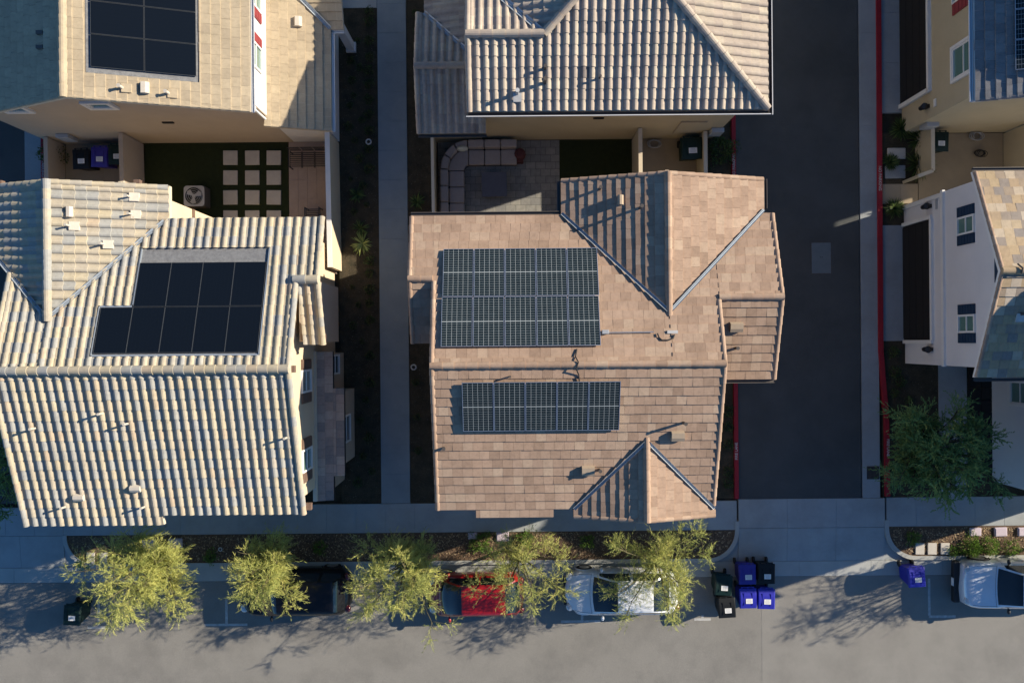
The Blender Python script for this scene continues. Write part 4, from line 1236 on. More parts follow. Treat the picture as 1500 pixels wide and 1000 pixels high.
t = thing('patio_table', 'square slate-topped patio table in front of the curved sofa', 'table', (x, y, 0), R(.5))
k = MB(); k.box((0, 0, .38), (1.04, 1.02, .05)); k.build('table_top', M['table'], t, bevel=.008)
k = MB(); k.box((0, 0, .17), (.86, .84, .33)); k.build('base', M['dark_brown'], t)
x, y, _ = at(761, 229)
k = MB(); k.lathe([(.18, 0), (.24, .1), (.26, .35), (.2, .52), (.08, .56)], (x, y, 0), 12); k.box((x, y - .18, .2), (.3, .3, .4))
tag(k.build('covered_stool', M['red_thing'], bevel=.02), 'dull red covered stool at the end of the curved sofa', 'stool')
# air conditioner
x, y, _ = at(284, 287, .75)
t = thing('air_conditioner', 'pale square AC condenser with a round fan grille in the dark turf yard', 'air conditioner', (x, y, 0))
k = MB(); k.box((0, 0, .37), (.84, .84, .66)); k.build('casing', M['gutter'], t, bevel=.05)
k = MB()
k.prism([(sx_ * .29 + .13 * math.cos(R(a)), sy_ * .29 + .13 * math.sin(R(a))) for sx_, sy_, a0 in ((1, 1, 0), (-1, 1, 90), (-1, -1, 180), (1, -1, 270)) for a in range(a0, a0 + 91, 18)], .71, .745)
k.build('top_cover', M['condenser'], t, bevel=.01)
k = MB(); k.lathe([(.36, .748), (.36, .752)], (0, 0, 0), 28); k.build('fan_opening', M['plastic_black'], t)
k = MB()
for a in range(3):
    an = a * 2 * math.pi / 3 + .4
    p = [(.04 * math.cos(an - .6), .04 * math.sin(an - .6)), (.3 * math.cos(an - .42), .3 * math.sin(an - .42)), (.33 * math.cos(an), .33 * math.sin(an)), (.3 * math.cos(an + .42), .3 * math.sin(an + .42)), (.04 * math.cos(an + .6), .04 * math.sin(an + .6))]
    k.prism(ccw(p), .755, .765)
k.lathe([(.08, .76), (.08, .785), (.03, .79)], (0, 0, 0), 12)
k.build('fan', M['condenser'], t)
k = MB()
for r in (.12, .2, .28, .35):
    k.tube([(r * math.cos(i * math.pi / 12), r * math.sin(i * math.pi / 12), .80) for i in range(25)], .005, 4, cap=False)
k.build('grille', M['metal'], t)
# slatted bench and chair
def slat_seat(name, label, cat, n, w, rz, loc):
    t = thing(name, label, cat, loc, rz)
    W = n * w
    for i in range(n):
        k = MB()
        for j in range(8): k.box((-W / 2 + (i + .5) * w, .30 - j * .078, .42), (w - .06, .035, .02))
        k.box((-W / 2 + i * w + .02, .02, .41), (.025, .66, .03)); k.box((-W / 2 + (i + 1) * w - .02, .02, .41), (.025, .66, .03))
        k.build('seat', M['black_metal'], t)
        k = MB()
        for j in range(7): k.box((-W / 2 + (i + .12 + j * .127) * w, .42, .63), (.02, .02, .44))
        k.box((-W / 2 + (i + .5) * w, .42, .85), (w - .03, .03, .03)); k.box((-W / 2 + (i + .5) * w, .40, .46), (w - .03, .03, .03))
        k.build('backrest', M['black_metal'], t)
    for sx_ in (-1, 1):
        for sy_ in (-.28, .36):
            k = MB(); k.box((sx_ * (W / 2 - .02), sy_, .2), (.035, .035, .42)); k.build('leg', M['black_metal'], t)
        k = MB(); k.box((sx_ * (W / 2 - .02), .05, .62), (.04, .72, .03)); k.box((sx_ * (W / 2 - .02), -.28, .51), (.03, .03, .2)); k.build('armrest', M['black_metal'], t)
x, y, _ = at(452, 235, .4); slat_seat('slatted_bench', 'long black slatted bench against the house wall on the beige patio', 'bench', 3, .52, 0, (x, y, .012))
x, y, _ = at(459, 312, .4); slat_seat('slatted_chair', 'single black slatted chair half under the cream roof edge', 'chair', 1, .62, R(180), (x, y - .1, .012))

# ------------------------------------------------------------------ wheelie bins
def bin_proto(m, label, loc, rz, group):
    t = thing('wheelie_bin', label, 'bin', loc, rz, group)
    k = MB()
    def ring(w, d, z, yo=0): return [(-w, -d + yo, z), (w, -d + yo, z), (w, d + yo, z), (-w, d + yo, z)]
    vs = ring(.25, .27, .04) + ring(.32, .37, .92) + ring(.345, .395, .93) + ring(.345, .395, .98)
    fs = [(3, 2, 1, 0)]
    for a in range(3):
        for i in range(4):
            fs.append((a * 4 + i, a * 4 + (i + 1) % 4, a * 4 + 4 + (i + 1) % 4, a * 4 + 4 + i))
    fs.append((12, 13, 14, 15))
    k.add(vs, fs); k.build('body', m, t, bevel=.025)
    k = MB()
    N = 6
    pts = []
    for j in range(N + 1):
        y = -.41 + .80 * j / N
        zz = .985 + .075 * math.sin(math.pi * min(1, (j + .6) / (N + .9)))
        pts.append([(-.355, y, .985), (-.31, y, zz), (.31, y, zz), (.355, y, .985)])
    for j in range(N):
        for i in range(3): k.face([pts[j][i], pts[j][i + 1], pts[j + 1][i + 1], pts[j + 1][i]])
    k.face(pts[0][::-1]); k.face(pts[-1])
    for sx_ in (-.17, .17): k.box((sx_, -.02, 1.058), (.02, .5, .018))
    k.build('lid', m, t)
    k = MB(); k.tube([(-.27, .44, .97), (.27, .44, .97)], .018, 8); 
    for s in (-.24, 0, .24): k.box((s, .41, .965), (.05, .09, .04))
    k.build('handle', m, t)
    for s in (-1, 1):
        k = MB(); k.tube([(s * .23, .33, .13), (s * .30, .33, .13)], .13, 14); k.build('wheel', M['rubber'], t)
    k = MB(); k.box((.03, -.1, 1.068), (.27, .2, .006)); lb = k.build('sticker', M['white_trim'], t)
    k = MB()
    for j in range(5): k.box((.03 + random.uniform(-.01, .01), -.03 - j * .033, 1.0722), (random.uniform(.14, .22), .012, .0012))
    k.build('sticker_print', M['grey_metal'], lb)
    return t
G6 = 'bins clustered at the kerb beside the driveway'
def binpos(px, py): x, y, _ = at(px, py, 1.0); return (x, y, -.116)
b_black = bin_proto(M['bin_black'], 'black bin with a white sticker nearest the street lane, half under the feathery tree', binpos(1066, 891), R(3), G6)
b_blue = bin_proto(M['bin_blue'], 'bright blue bin at the sunlit corner of the kerb cluster', binpos(1124, 878), R(-2), G6)
b_green = bin_proto(M['bin_green'], 'black-green bin tucked against the feathery tree in the kerb cluster', binpos(1061, 858), R(-4), G6)
b_navy = bin_proto(M['bin_navy'], 'purple-blue bin in shade at the back of the kerb cluster', binpos(1096, 842), R(1), G6)
dup(b_blue, binpos(1097, 877), R(1), 'bright blue bin between the black bins and the sunlit corner bin')
dup(b_black, binpos(1124, 841), R(-1), 'black bin in shade at the driveway corner of the kerb cluster')
dup(b_blue, (*at(1345, 846, 1.0)[:2], -.116), R(4), 'lone bright blue bin standing in the gutter ahead of the silver car', 'single bins at the kerb')
dup(b_green, (*at(103, 902, 1.0)[:2], -.12), R(-3), 'lone dark green bin in the street beside the largest feathery tree', 'single bins at the kerb')
GY = 'bins in the yard of the tan-roofed house'
dup(b_black, (*at(119, 233, 1.0)[:2], .005), R(2), 'black bin in the yard nearest the alley bushes', GY)
dup(b_navy, (*at(146, 230, 1.0)[:2], .005), R(-1), 'purple-blue bin between two dark bins in the yard', GY)
dup(b_green, (*at(171, 226, 1.0)[:2], .005), R(1), 'dark bin in the yard against the tan wall by the turf', GY)
dup(b_green, (*at(1013, 217, 1.0)[:2], .005), R(2), 'dark green bin in the yard below the pinkish roof', 'single bins in house yards', scale=(1.25, 1.12, 1))
dup(b_green, (*at(1377, 207, 1.0)[:2], .005), R(-2), 'dark green bin in the yard of the beige house', 'single bins in house yards')
# garden clutter: coiled hoses
def hose(px, py, label, m='grey_metal', r=.2):
    x, y, _ = at(px, py); k = MB()
    pts = []
    for i in range(70):
        a = i * .42; rr = r + .05 * math.sin(i * .37) + random.uniform(-.015, .015)
        pts.append((x + rr * 1.25 * math.cos(a), y + rr * .8 * math.sin(a), .03 + .004 * i))
    k.tube(pts, .016, 6); tag(k.build('garden_hose', M[m], smooth=True), label, 'hose')
hose(958, 212, 'coiled grey hose lying against the wall below the pinkish roof')
hose(1428, 201, 'coiled grey hose in a corner of the beige house yard')
hose(1434, 226, 'dark hose coil beside the beige yard wall', 'plastic_black', .16)

# ------------------------------------------------------------------ cars
def interp(tab, t):
    for i in range(len(tab) - 1):
        if t <= tab[i + 1][0]:
            a, b = tab[i], tab[i + 1]
            f = (t - a[0]) / (b[0] - a[0])
            f = f * f * (3 - 2 * f) * .5 + f * .5
            return a[1] + (b[1] - a[1]) * f
    return tab[-1][1]

def car(name, label, loc, L, W, Hh, paint, wt, belt, gh, pillars, cladding=None, wheel_r=.33, rz=0.0, bump_black=False, sunroof=None, nose=.34):
    """front toward -X"""
    t = thing(name, label, 'car', loc, rz)
    N = 72
    w2 = W / 2
    sect = []
    for i in range(N + 1):
        s = i / N
        w = w2 * interp(wt, s)
        zb = interp(belt, s)
        g = interp(gh, s)
        zt = zb + .025 + g * (Hh - zb - .03)
        wtp = w * (.84 - .155 * g)
        zs = .22 + (.08 if s < .03 or s > .97 else 0)
        x = -L / 2 + L * s
        bow = 0.0
        P = [(w * .9, zs), (w * .985, zs + .1), (w, zs + (zb - zs) * .55), (w * .985, zb - .09), (w * .93, zb - .015), (w * .90, zb + .005 + .02 * g), (wtp + .02, zt - .055 * g - .006), (wtp * .93, zt - .012), (wtp * .75, zt + .006), (wtp * .4, zt + .02), (0, zt + .026)]
        sect.append((x, P, g, s))
    n = len(sect[0][1])
    def full(P): return [(y, z) for y, z in P] + [(-y, z) for y, z in P[-2::-1]]
    body, ws, rw, sd = MB(), MB(), MB(), (MB(), MB())
    seam = MB()
    rows = []
    for x, P, g, s in sect:
        # bow the nose and tail in plan
        row = []
        for y, z in full(P):
            q = (abs(y) / w2) ** 2
            k = nose * q
            xx = x + (k if s < .16 else 0) * max(0, 1 - s / .16) ** 1.5 - (k * .7 if s > .92 else 0) * ((s - .92) / .08)
            if .1 < s < .6: xx += -.15 * (1 - (y / w2) ** 2) * max(0, 1 - abs(s - gh[1][0] - .04) / .16)
            row.append((xx, y, z))
        rows.append(row)
    m = len(rows[0])
    gi = {'cowl': gh[1][0], 'head': gh[2][0], 'tail': gh[3][0], 'deck': gh[4][0]}
    for i in range(N):
        s0, s1 = sect[i][3], sect[i + 1][3]
        sm = (s0 + s1) / 2
        for j in range(m - 1):
            jj = min(j, m - 2 - j)
            dst = body
            if jj >= 7 and gi['cowl'] + .012 < sm < gi['head'] - .006: dst = ws
            elif jj >= 7 and gi['tail'] + .01 < sm < gi['deck'] - .012: dst = rw
            elif jj == 5 and pillars[0] < sm < pillars[1] and not any(abs(sm - p) < .009 for p in pillars[2:]): dst = sd[0 if j < m / 2 else 1]
            dst.face([rows[i][j], rows[i + 1][j], rows[i + 1][j + 1], rows[i][j + 1]])
    body.face(rows[0]); body.face(rows[-1][::-1])
    def weld(o):
        import bmesh
        bm = bmesh.new(); bm.from_mesh(o.data)
        bmesh.ops.remove_doubles(bm, verts=bm.verts, dist=.0015)
        bmesh.ops.recalc_face_normals(bm, faces=bm.faces)
        bm.to_mesh(o.data); bm.free()
        o.data.polygons.foreach_set('use_smooth', [True] * len(o.data.polygons))
        return o
    bo = weld(body.build('body', M[paint], t, smooth=True))
    weld(ws.build('windshield', M['dark_glass'], t)); weld(rw.build('rear_window', M['dark_glass'], t)); [weld(q.build('side_window', M['dark_glass'], t)) for q in sd]
    # seams: bonnet, doors, tailgate, each a thin gap of its own
    def gap(pts):
        k = MB(); k.tube([Vector(p) + Vector((0, 0, .002)) for p in pts], .0055, 5, cap=False)
        k.build('panel_gap', M['plastic_black'], bo)
    mid = pillars[2] if len(pillars) > 2 else .6
    for s in (gi['cowl'] - .005, gi['deck'] + .012 if gi['deck'] < .93 else .95): gap([rows[int(s * N)][j] for j in range(5, m - 5)])
    for s in (gi['cowl'] + .05, mid, min(.86, mid + .22)):
        gap([rows[int(s * N)][j] for j in range(1, 6)]); gap([rows[int(s * N)][j] for j in range(m - 6, m - 1)])
    for j in (6, m - 7): gap([rows[i][j] for i in range(int(.06 * N), int((gi['cowl'] - .005) * N) + 1)])
    k = MB(); k.box((.1, 0, .62), (L * .62, W * .72, .5)); k.box((.15, 0, .95), (L * .3, W * .6, .2)); k.build('cabin', M['plastic_black'], t)
    # wheels
    for sx_ in (.18, .81):
        for sy_ in (-1, 1):
            x = -L / 2 + L * sx_
            k = MB(); y = sy_ * (w2 - .1)
            k.tube([(x, y - .105, wheel_r), (x, y - .09, wheel_r), (x, y + .09, wheel_r), (x, y + .115 * sy_ if sy_ > 0 else y + .105, wheel_r)], [wheel_r * .93, wheel_r, wheel_r, wheel_r * .93], 20)
            wh = k.build('wheel', M['rubber'], t, smooth=False)
            k = MB(); k.tube([(x, y + sy_ * .105, wheel_r), (x, y + sy_ * .125, wheel_r)], wheel_r * .66, 16)
            k.build('rim', M['rim'], wh)
            k = MB()
            pts = [(x + (wheel_r + .06) * math.cos(a), sy_ * (w2 * .985), wheel_r + (wheel_r + .06) * math.sin(a)) for a in [math.pi * q / 12 for q in range(13)]]
            k.tube(pts, .035, 6); k.build('wheel_arch', M['plastic_black'] if cladding else M[paint], bo, smooth=True)
    for sy_ in (-1, 1):
        i = 3
        x, y, z = rows[i][4]
        k = MB(); k.ball((-L / 2 + .2, sy_ * w2 * .66, interp(belt, .03) - .05), (.17, .19, .085)); k.build('headlight', M['lamp_lens'], t, smooth=True)
        k = MB(); k.ball((L / 2 - .15, sy_ * w2 * .70, interp(belt, .97) - .06), (.15, .16, .09)); k.build('tail_light', M['red_lens'], t, smooth=True)
        xm = -L / 2 + L * (gi['cowl'] + .075)
        k = MB(); k.ball((xm, sy_ * (w2 + .055), interp(belt, .4) + .07), (.07, .11, .07)); k.tube([(xm, sy_ * (w2 - .08), interp(belt, .4) + .03), (xm, sy_ * (w2 + .05), interp(belt, .4) + .06)], .03, 6)
        k.build('mirror', M['plastic_black'] if cladding else M[paint], t, smooth=True)
    k = MB(); k.box((-L / 2 + .02, 0, .42), (.12, W * .62, .2)); k.build('grille', M['plastic_black'], t, bevel=.02)
    if bump_black:
        k = MB(); k.box((-L / 2 - .03, 0, .46), (.26, W * .9, .26)); k.build('front_bumper', M['plastic_black'], t, bevel=.05)
        k = MB(); k.box((-L / 2 - .175, 0, .5), (.02, .32, .16)); k.build('number_plate', M['white_trim'], t)
    k = MB(); k.tube([(-L / 2 + L * (gi['cowl'] + .012), -.35, interp(belt, gi['cowl']) + .075), (-L / 2 + L * (gi['cowl'] + .03), .32, interp(belt, gi['cowl']) + .10)], .01, 5); k.build('wiper', M['plastic_black'], t)
    if sunroof:
        k = MB(); a, b = sunroof; k.box((-L / 2 + L * (a + b) / 2, 0, Hh + .024), (L * (b - a), W * .42, .012)); k.build('sunroof', M['dark_glass'], t)
    for sy_ in (-1, 1):
        for s in (mid - .03, mid + .17):
            k = MB(); k.box((-L / 2 + L * s, sy_ * (w2 + .008), .78), (.17, .03, .03)); k.build('door_handle', M[paint], t)
    return t

sed_w = [(0, .62), (.02, .76), (.06, .9), (.14, .985), (.25, 1), (.8, 1), (.9, .97), (.96, .88), (.99, .74), (1, .66)]
sed_b = [(0, .56), (.03, .68), (.1, .78), (.27, .92), (.5, .95), (.8, 1.0), (.94, 1.0), (.985, .9), (1, .72)]
suv_b = [(0, .62), (.02, .86), (.08, .97), (.24, 1.06), (.5, 1.08), (.9, 1.1), (.98, 1.06), (1, .85)]
hat_b = [(0, .56), (.03, .7), (.1, .80), (.22, .93), (.5, .95), (.9, 1.0), (.975, .95), (1, .75)]
x, y, _ = at(912, 868.5, .8)
car('white_sedan', 'white sedan with a dark windshield partly under a feathery tree', (x, y, -.12), 4.68, 1.84, 1.46, 'car_white', sed_w, sed_b, [(0, 0), (.245, 0), (.45, 1), (.74, 1), (.915, 0), (1, 0)], (.30, .86, .57), None, .33, R(.4))
x, y, _ = at(697, 873, .8)
car('red_hatchback', 'red hatchback parked between two feathery trees', (x, y, -.12), 3.95, 1.72, 1.5, 'car_red', sed_w, hat_b, [(0, 0), (.15, 0), (.37, 1), (.80, 1), (.965, 0), (1, 0)], (.24, .90, .55), None, .31, R(.8))
x, y, _ = at(431, 869, .9)
car('black_suv', 'black sports utility vehicle with its front under a feathery tree', (x, y, -.12), 4.6, 1.86, 1.68, 'car_black', sed_w, suv_b, [(0, 0), (.23, 0), (.39, 1), (.86, 1), (.975, 0), (1, 0)], (.28, .93, .55, .75), True, .36, R(.4))
boxy_w = [(0, .80), (.015, .88), (.05, .95), (.12, 1), (.9, 1), (.98, .96), (1, .9)]
x, y, _ = at(1412, 858, .9)
car('silver_pickup', 'pale silver pickup with a black front bumper at the street kerb', (x + 2.6, y, -.12), 5.2, 1.9, 1.75, 'car_silver', boxy_w, [(0, .7), (.015, .98), (.06, 1.06), (.26, 1.12), (.6, 1.14), (.9, 1.14), (.99, 1.1), (1, .9)], [(0, 0), (.255, 0), (.40, 1), (.60, 1), (.68, 0), (1, 0)], (.30, .64, .5), True, .38, R(-.6), bump_black=True, nose=.14)

# ------------------------------------------------------------------ trees and plants
def rv(g): 
    while True:
        v = Vector((g.uniform(-1, 1), g.uniform(-1, 1), g.uniform(-1, 1)))
        if .05 < v.length < 1: return v.normalized()

def leaf(mb, p, d, ln, w, g, t):
    s = d.cross(rv(g))
    if s.length < 1e-4: return
    s = s.normalized() * w * .5
    e = p + d * ln
    mid = p + d * ln * .45
    mb.face([p, mid + s, e, mid - s], t)

def tree(name, label, base, crown, R3, leafm, barkm, seed, limbs=9, subs=10, twigs=9, leaves=15, group=None, droop=.35, lsz=(.09, .19), lw=(.010, .020), flat=0.0, tr=.07):
    g = random.Random(seed)
    t = house(name, label, base, 'tree')
    if group: t['group'] = group
    B = Vector(base); C = Vector(crown)
    tk, cr = MB(), MB()
    fork = B + (C - B) * .28 + Vector((g.uniform(-.1, .1), g.uniform(-.1, .1), .25))
    tk.tube([B - Vector((0, 0, .1)), B + Vector((0, 0, .06)), B + (fork - B) * .5 + Vector((g.uniform(-.06, .06), g.uniform(-.06, .06), 0)), fork], [tr * 1.35, tr * 1.1, tr * .95, tr * .85], 9)
    for i in range(limbs):
        a = 2 * math.pi * (i + g.uniform(-.35, .35)) / limbs
        rr = g.uniform(.5, 1.12)
        zt = g.uniform(-.35, 1.0) * (1 - rr * .55)
        if i % 3 == 0: rr *= .45; zt = g.uniform(.5, 1)
        T = C + Vector((math.cos(a) * R3[0] * rr, math.sin(a) * R3[1] * rr, zt * R3[2]))
        mid = fork + (T - fork) * .5 + Vector((0, 0, R3[2] * .22)) + rv(g) * .12
        pts = []
        for k in range(9):
            q = k / 8
            pts.append(fork * (1 - q) ** 2 + mid * 2 * q * (1 - q) + T * q * q + rv(g) * .025)
        tk.tube(pts, [tr * .55 * (1 - .82 * k / 8) for k in range(9)], 6)
        bias = g.uniform(-.18, .18)
        for j in range(subs):
            q = g.uniform(.3, 1.0)
            p0 = pts[int(q * 8)]
            dirn = ((p0 - C) * Vector((1, 1, .8)) if False else Vector(((p0 - C).x, (p0 - C).y, (p0 - C).z * .6 + .25))).normalized() * .75 + rv(g) * .9
            dirn.normalize()
            ln = g.uniform(.3, .75) * (R3[0] + R3[1]) / 3.8
            sp = [p0]
            d = dirn.copy()
            for k in range(5):
                d = (d + rv(g) * .22 + Vector((0, 0, -droop * .16 * k))).normalized()
                sp.append(sp[-1] + d * ln / 5)
            tk.tube(sp, [.011, .010, .008, .006, .005, .003], 4)
            for m in range(twigs):
                kk = g.randint(1, 5)
                w0 = sp[kk]
                d = ((sp[kk] - sp[kk - 1]).normalized() * .7 + rv(g) * .75).normalized()
                tl = g.uniform(.22, .62) * (1.5 if g.random() < .06 else 1)
                tt = min(1, max(0, .52 + bias + g.gauss(0, .2)))
                st_ = tl / leaves
                for q2 in range(leaves):
                    d = (d + rv(g) * .13 + Vector((0, 0, -droop * .07))).normalized()
                    w0 = w0 + d * st_
                    ld = (d * 1.0 + rv(g) * .6).normalized()
                    leaf(cr, w0, ld, g.uniform(*lsz), g.uniform(*lw), g, min(1, max(0, tt + g.uniform(-.14, .14))))
    tk.build('trunk', M[barkm], t, smooth=True)
    cr.build('crown', M[leafm], t)
    return t
GT = 'feathery yellow-green street trees'
def street_tree(px, py, z, R3, label, seed, bx, by, **k):
    x, y, _ = at(px, py, z)
    tree('palo_verde_tree', label, (bx, by, -.02), (x, y, z), R3, 'leaf_yellow', 'bark', seed, group=GT, **k)
street_tree(193, 850, 2.9, (2.15, 1.8, 1.15), 'largest feathery yellow-green tree beside the lone green bin', 11, -14.0, -8.7, limbs=15, subs=14, twigs=10, leaves=18)
street_tree(380, 846, 2.9, (1.4, 1.4, .9), 'compact yellow-green tree over the bonnet of the black car', 12, -9.6, -8.7, limbs=11, subs=12, twigs=10, leaves=18)
street_tree(588, 856, 3.1, (2.1, 1.85, 1.0), 'yellow-green tree between the black car and the red hatchback', 13, -4.2, -8.7, limbs=13, subs=12, twigs=10, leaves=18)
street_tree(762, 850, 3.0, (1.75, 1.55, .95), 'thin airy yellow-green tree over the rear of the red hatchback', 14, .35, -8.5, limbs=12, subs=9, twigs=8, leaves=14)
street_tree(972, 850, 3.0, (1.95, 1.95, 1.1), 'yellow-green tree over the boot of the white sedan beside the bins', 15, 5.7, -8.65, limbs=13, subs=11, twigs=9, leaves=15)
tree('palo_verde_tree', 'yellow-green street tree past the silver pickup', (21.9, -8.7, -.02), (21.75, -9.1, 3.6), (2.0, 1.9, 1.2), 'leaf_yellow', 'bark', 16, limbs=12, subs=9, group=GT)
x, y, _ = at(1382, 665, 3.2)
tree('shade_tree', 'dark green tree in the shade in front of the white house', (x + .2, y, -.02), (x, y, 3.2), (2.1, 2.25, 1.3), 'leaf_dark', 'bark_dark', 21, limbs=18, subs=15, twigs=10, leaves=16, lsz=(.07, .12), lw=(.03, .048), droop=.2)
x, y, _ = at(-10, 690, 3.2)
tree('shade_tree', 'dark tree in the shade beside the cream roof at the picture edge', (x, y, -.02), (x, y, 3.0), (1.5, 2.0, 1.2), 'leaf_dark', 'bark_dark', 22, limbs=10, subs=9, lsz=(.06, .11), lw=(.03, .05), droop=.2)

def bush(name, label, loc, r, h, leafm, seed, n=420, group=None, lsz=(.05, .10), lw=(.02, .04), cat='shrub'):
    g = random.Random(seed)
    t = thing(name, label, cat, loc, 0, group)
    k, s = MB(), MB()
    for i in range(n):
        v = rv(g); v.z = abs(v.z)
        q = g.uniform(.45, 1.0)
        lump = 1 + .22 * math.sin(v.x * 5 + seed) + .2 * math.sin(v.y * 6 + seed * 2)
        p = Vector((v.x * r * q * lump, v.y * r * q * lump, .03 + v.z * h * q))
        leaf(k, p, (v + rv(g) * .8).normalized(), g.uniform(*lsz), g.uniform(*lw), g, min(1, max(0, g.gauss(.45, .22))))
    for i in range(6):
        a = g.uniform(0, 6.28)
        s.tube([(0, 0, 0), (math.cos(a) * r * .5, math.sin(a) * r * .5, h * .6)], .01, 4)
    k.build('foliage', M[leafm], t); s.build('stem', M['bark_dark'], t)
    return t

def spiky(name, label, loc, r, n, leafm, seed, w=.04, group=None, cat='plant', up=.6):
    g = random.Random(seed)
    t = thing(name, label, cat, loc, 0, group)
    k = MB()
    for i in range(n):
        a = g.uniform(0, 6.283); e = g.uniform(.1, 1.2) * up
        ln = r * g.uniform(.75, 1.15)
        d = Vector((math.cos(a) * math.cos(e), math.sin(a) * math.cos(e), math.sin(e)))
        s = Vector((-math.sin(a), math.cos(a), 0)) * w
        p0 = Vector((0, 0, .03)); p1 = p0 + d * ln * .5 + Vector((0, 0, .04)); p2 = p0 + d * ln * .82; p3 = p0 + d * ln - Vector((0, 0, .08 * ln))
        tt = g.random()
        k.face([p0 - s * .6, p0 + s * .6, p1 + s, p1 - s], tt); k.face([p1 - s, p1 + s, p2 + s * .6, p2 - s * .6], tt); k.face([p2 - s * .6, p2 + s * .6, p3], tt)
    k.build('leaves', M[leafm], t)
    return t
spiky('yucca', 'sunlit yellow-green sword-leaved plant beside the walkway', (*at(531, 357)[:2], -.02), .52, 46, 'leaf_agave', 3, .022)
spiky('yucca', 'dark sword-leaved plant just above the sunlit one by the walkway', (*at(528, 335)[:2], -.02), .42, 40, 'leaf_shrub', 4, .02)
spiky('yucca', 'dark spiky plant between the walkway and the sofa wall', (*at(611, 296)[:2], -.02), .42, 36, 'leaf_shrub', 5, .025)
spiky('yucca', 'dark spiky plant in the bed opposite the sofa wall', (*at(523, 286)[:2], -.02), .38, 34, 'leaf_shrub', 6, .03)
GS = 'low dark shrubs along the walkway'
sh = bush('low_shrub', 'x', (0, 0, 0), .2, .22, 'leaf_shrub', 31, 150, GS)
u = [False]
def shrub(px, py, lab, grp, sc=1.0):
    o = sh if not u[0] else dup(sh, (0, 0, 0)); u[0] = True
    x, y, _ = at(px, py); o.location = (x, y, -.03); o.rotation_euler = (0, 0, random.uniform(0, 6)); s = sc * random.uniform(.85, 1.15); o.scale = (s, s, s)
    o['label'] = lab; o['group'] = grp
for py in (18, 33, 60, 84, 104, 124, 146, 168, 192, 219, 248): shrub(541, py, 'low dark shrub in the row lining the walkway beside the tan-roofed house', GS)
for py in (382, 400, 424, 444, 468, 520, 560): shrub(542, py, 'low dark shrub in the row lining the walkway beside the cream-roofed house', 'dark shrubs by the cream-roofed house')
for px, py in ((515, 90), (516, 118), (513, 155), (512, 186)): shrub(px, py, 'small dark shrub in the bed close to the tan-roofed house', 'dark shrubs by the tan-roofed house', .8)
for py in (602, 625, 650, 690, 708): shrub(1066, py, 'small dark shrub between the brown house and the red kerb', 'dark shrubs by the red kerb', 1.1)
for px, py in ((608, 20), (610, 44), (609, 560), (611, 610), (613, 660)): shrub(px, py, 'small dark shrub in the narrow bed under the eaves by the walkway', 'dark shrubs under the eaves', .8)
for px, py in ((1307, 515), (1310, 545), (1309, 575), (1306, 605)): shrub(px, py, 'small dark shrub in the bed between the red kerb and the white house', 'dark shrubs by the white house', 1.1)
for px, py in ((524, 60), (528, 100), (519, 140), (530, 176), (520, 206), (527, 232), (514, 262), (532, 272), (519, 310), (537, 300)): shrub(px, py, 'low olive plant scattered in the bed between the tan-roofed house and the walkway', 'plants by the tan-roofed house', random.uniform(.55, .95))
for px, py in ((516, 420), (525, 446), (517, 476), (530, 500), (536, 585), (527, 615), (541, 640), (532, 668), (545, 690), (524, 706)): shrub(px, py, 'low olive plant scattered in the bed between the cream-roofed house and the walkway', 'plants by the cream-roofed house', random.uniform(.55, .95))
for px, py in ((1318, 560), (1330, 585), (1322, 640), (1312, 690), (1345, 700)): shrub(px, py, 'low plant in the bed under the dark shade tree', 'plants under the shade tree', random.uniform(.8, 1.3))
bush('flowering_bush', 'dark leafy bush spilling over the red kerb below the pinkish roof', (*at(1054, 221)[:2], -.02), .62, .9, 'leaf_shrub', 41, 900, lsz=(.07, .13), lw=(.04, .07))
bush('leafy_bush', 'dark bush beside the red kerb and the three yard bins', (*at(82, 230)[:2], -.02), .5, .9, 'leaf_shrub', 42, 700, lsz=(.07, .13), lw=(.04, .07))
for i, (px, py, r, lab) in enumerate(((1318, 190, .5, 'dark grass clump nearest the beige garage'), (1347, 206, .62, 'dark fountain grass between the pale stone and the beige wall'), (1344, 243, .62, 'dark fountain grass beside the grey utility slab'), (1303, 238, .35, 'small dark grass tuft between the pale stone and the utility slab'), (1308, 306, .42, 'dark grass clump beside the white garage corner'))):
    spiky('fountain_grass', lab, (*at(px, py)[:2], -.02), r * 1.15, 230, 'leaf_shrub', 50 + i, .016, cat='grass clump', up=.9)
bush('green_bush', 'bright green low bush between the two pale boxes of the kerb bed', (*at(704, 794)[:2], -.02), .48, .4, 'leaf_bright', 43, 1100)
bush('green_bush', 'round dark green bush beside the brightest pale box', (*at(770, 787)[:2], -.02), .34, .55, 'leaf_bright', 44, 800)
bush('green_bush', 'wide bright green bush in the kerb bed facing the silver pickup', (*at(1420, 801)[:2], -.02), .55, .45, 'leaf_bright', 45, 1500)
bush('green_bush', 'round green bush between the wide bush and the pale boxes', (*at(1447, 799)[:2], -.02), .42, .5, 'leaf_bright', 46, 900)
bush('green_bush', 'small green bush next to the pale stepping stones by the kerb', (*at(1394, 806)[:2], -.02), .26, .3, 'leaf_bright', 47, 240)
bush('green_bush', 'small green bush at the rounded end of the kerb bed', (*at(123, 824)[:2], -.02), .3, .3, 'leaf_bright', 48, 240)
for i, px in enumerate((1347, 1365, 1384)):
    o = dup(sp, (*at(px, 803)[:2], -.005), random.uniform(-.05, .05), f"pale stepping stone in the kerb bed by the lone blue bin, {['nearest the rounded kerb', 'middle of three', 'beside the small bush'][i]}", 'stepping stones in the kerb beds', scale=(.62, .8, 1))
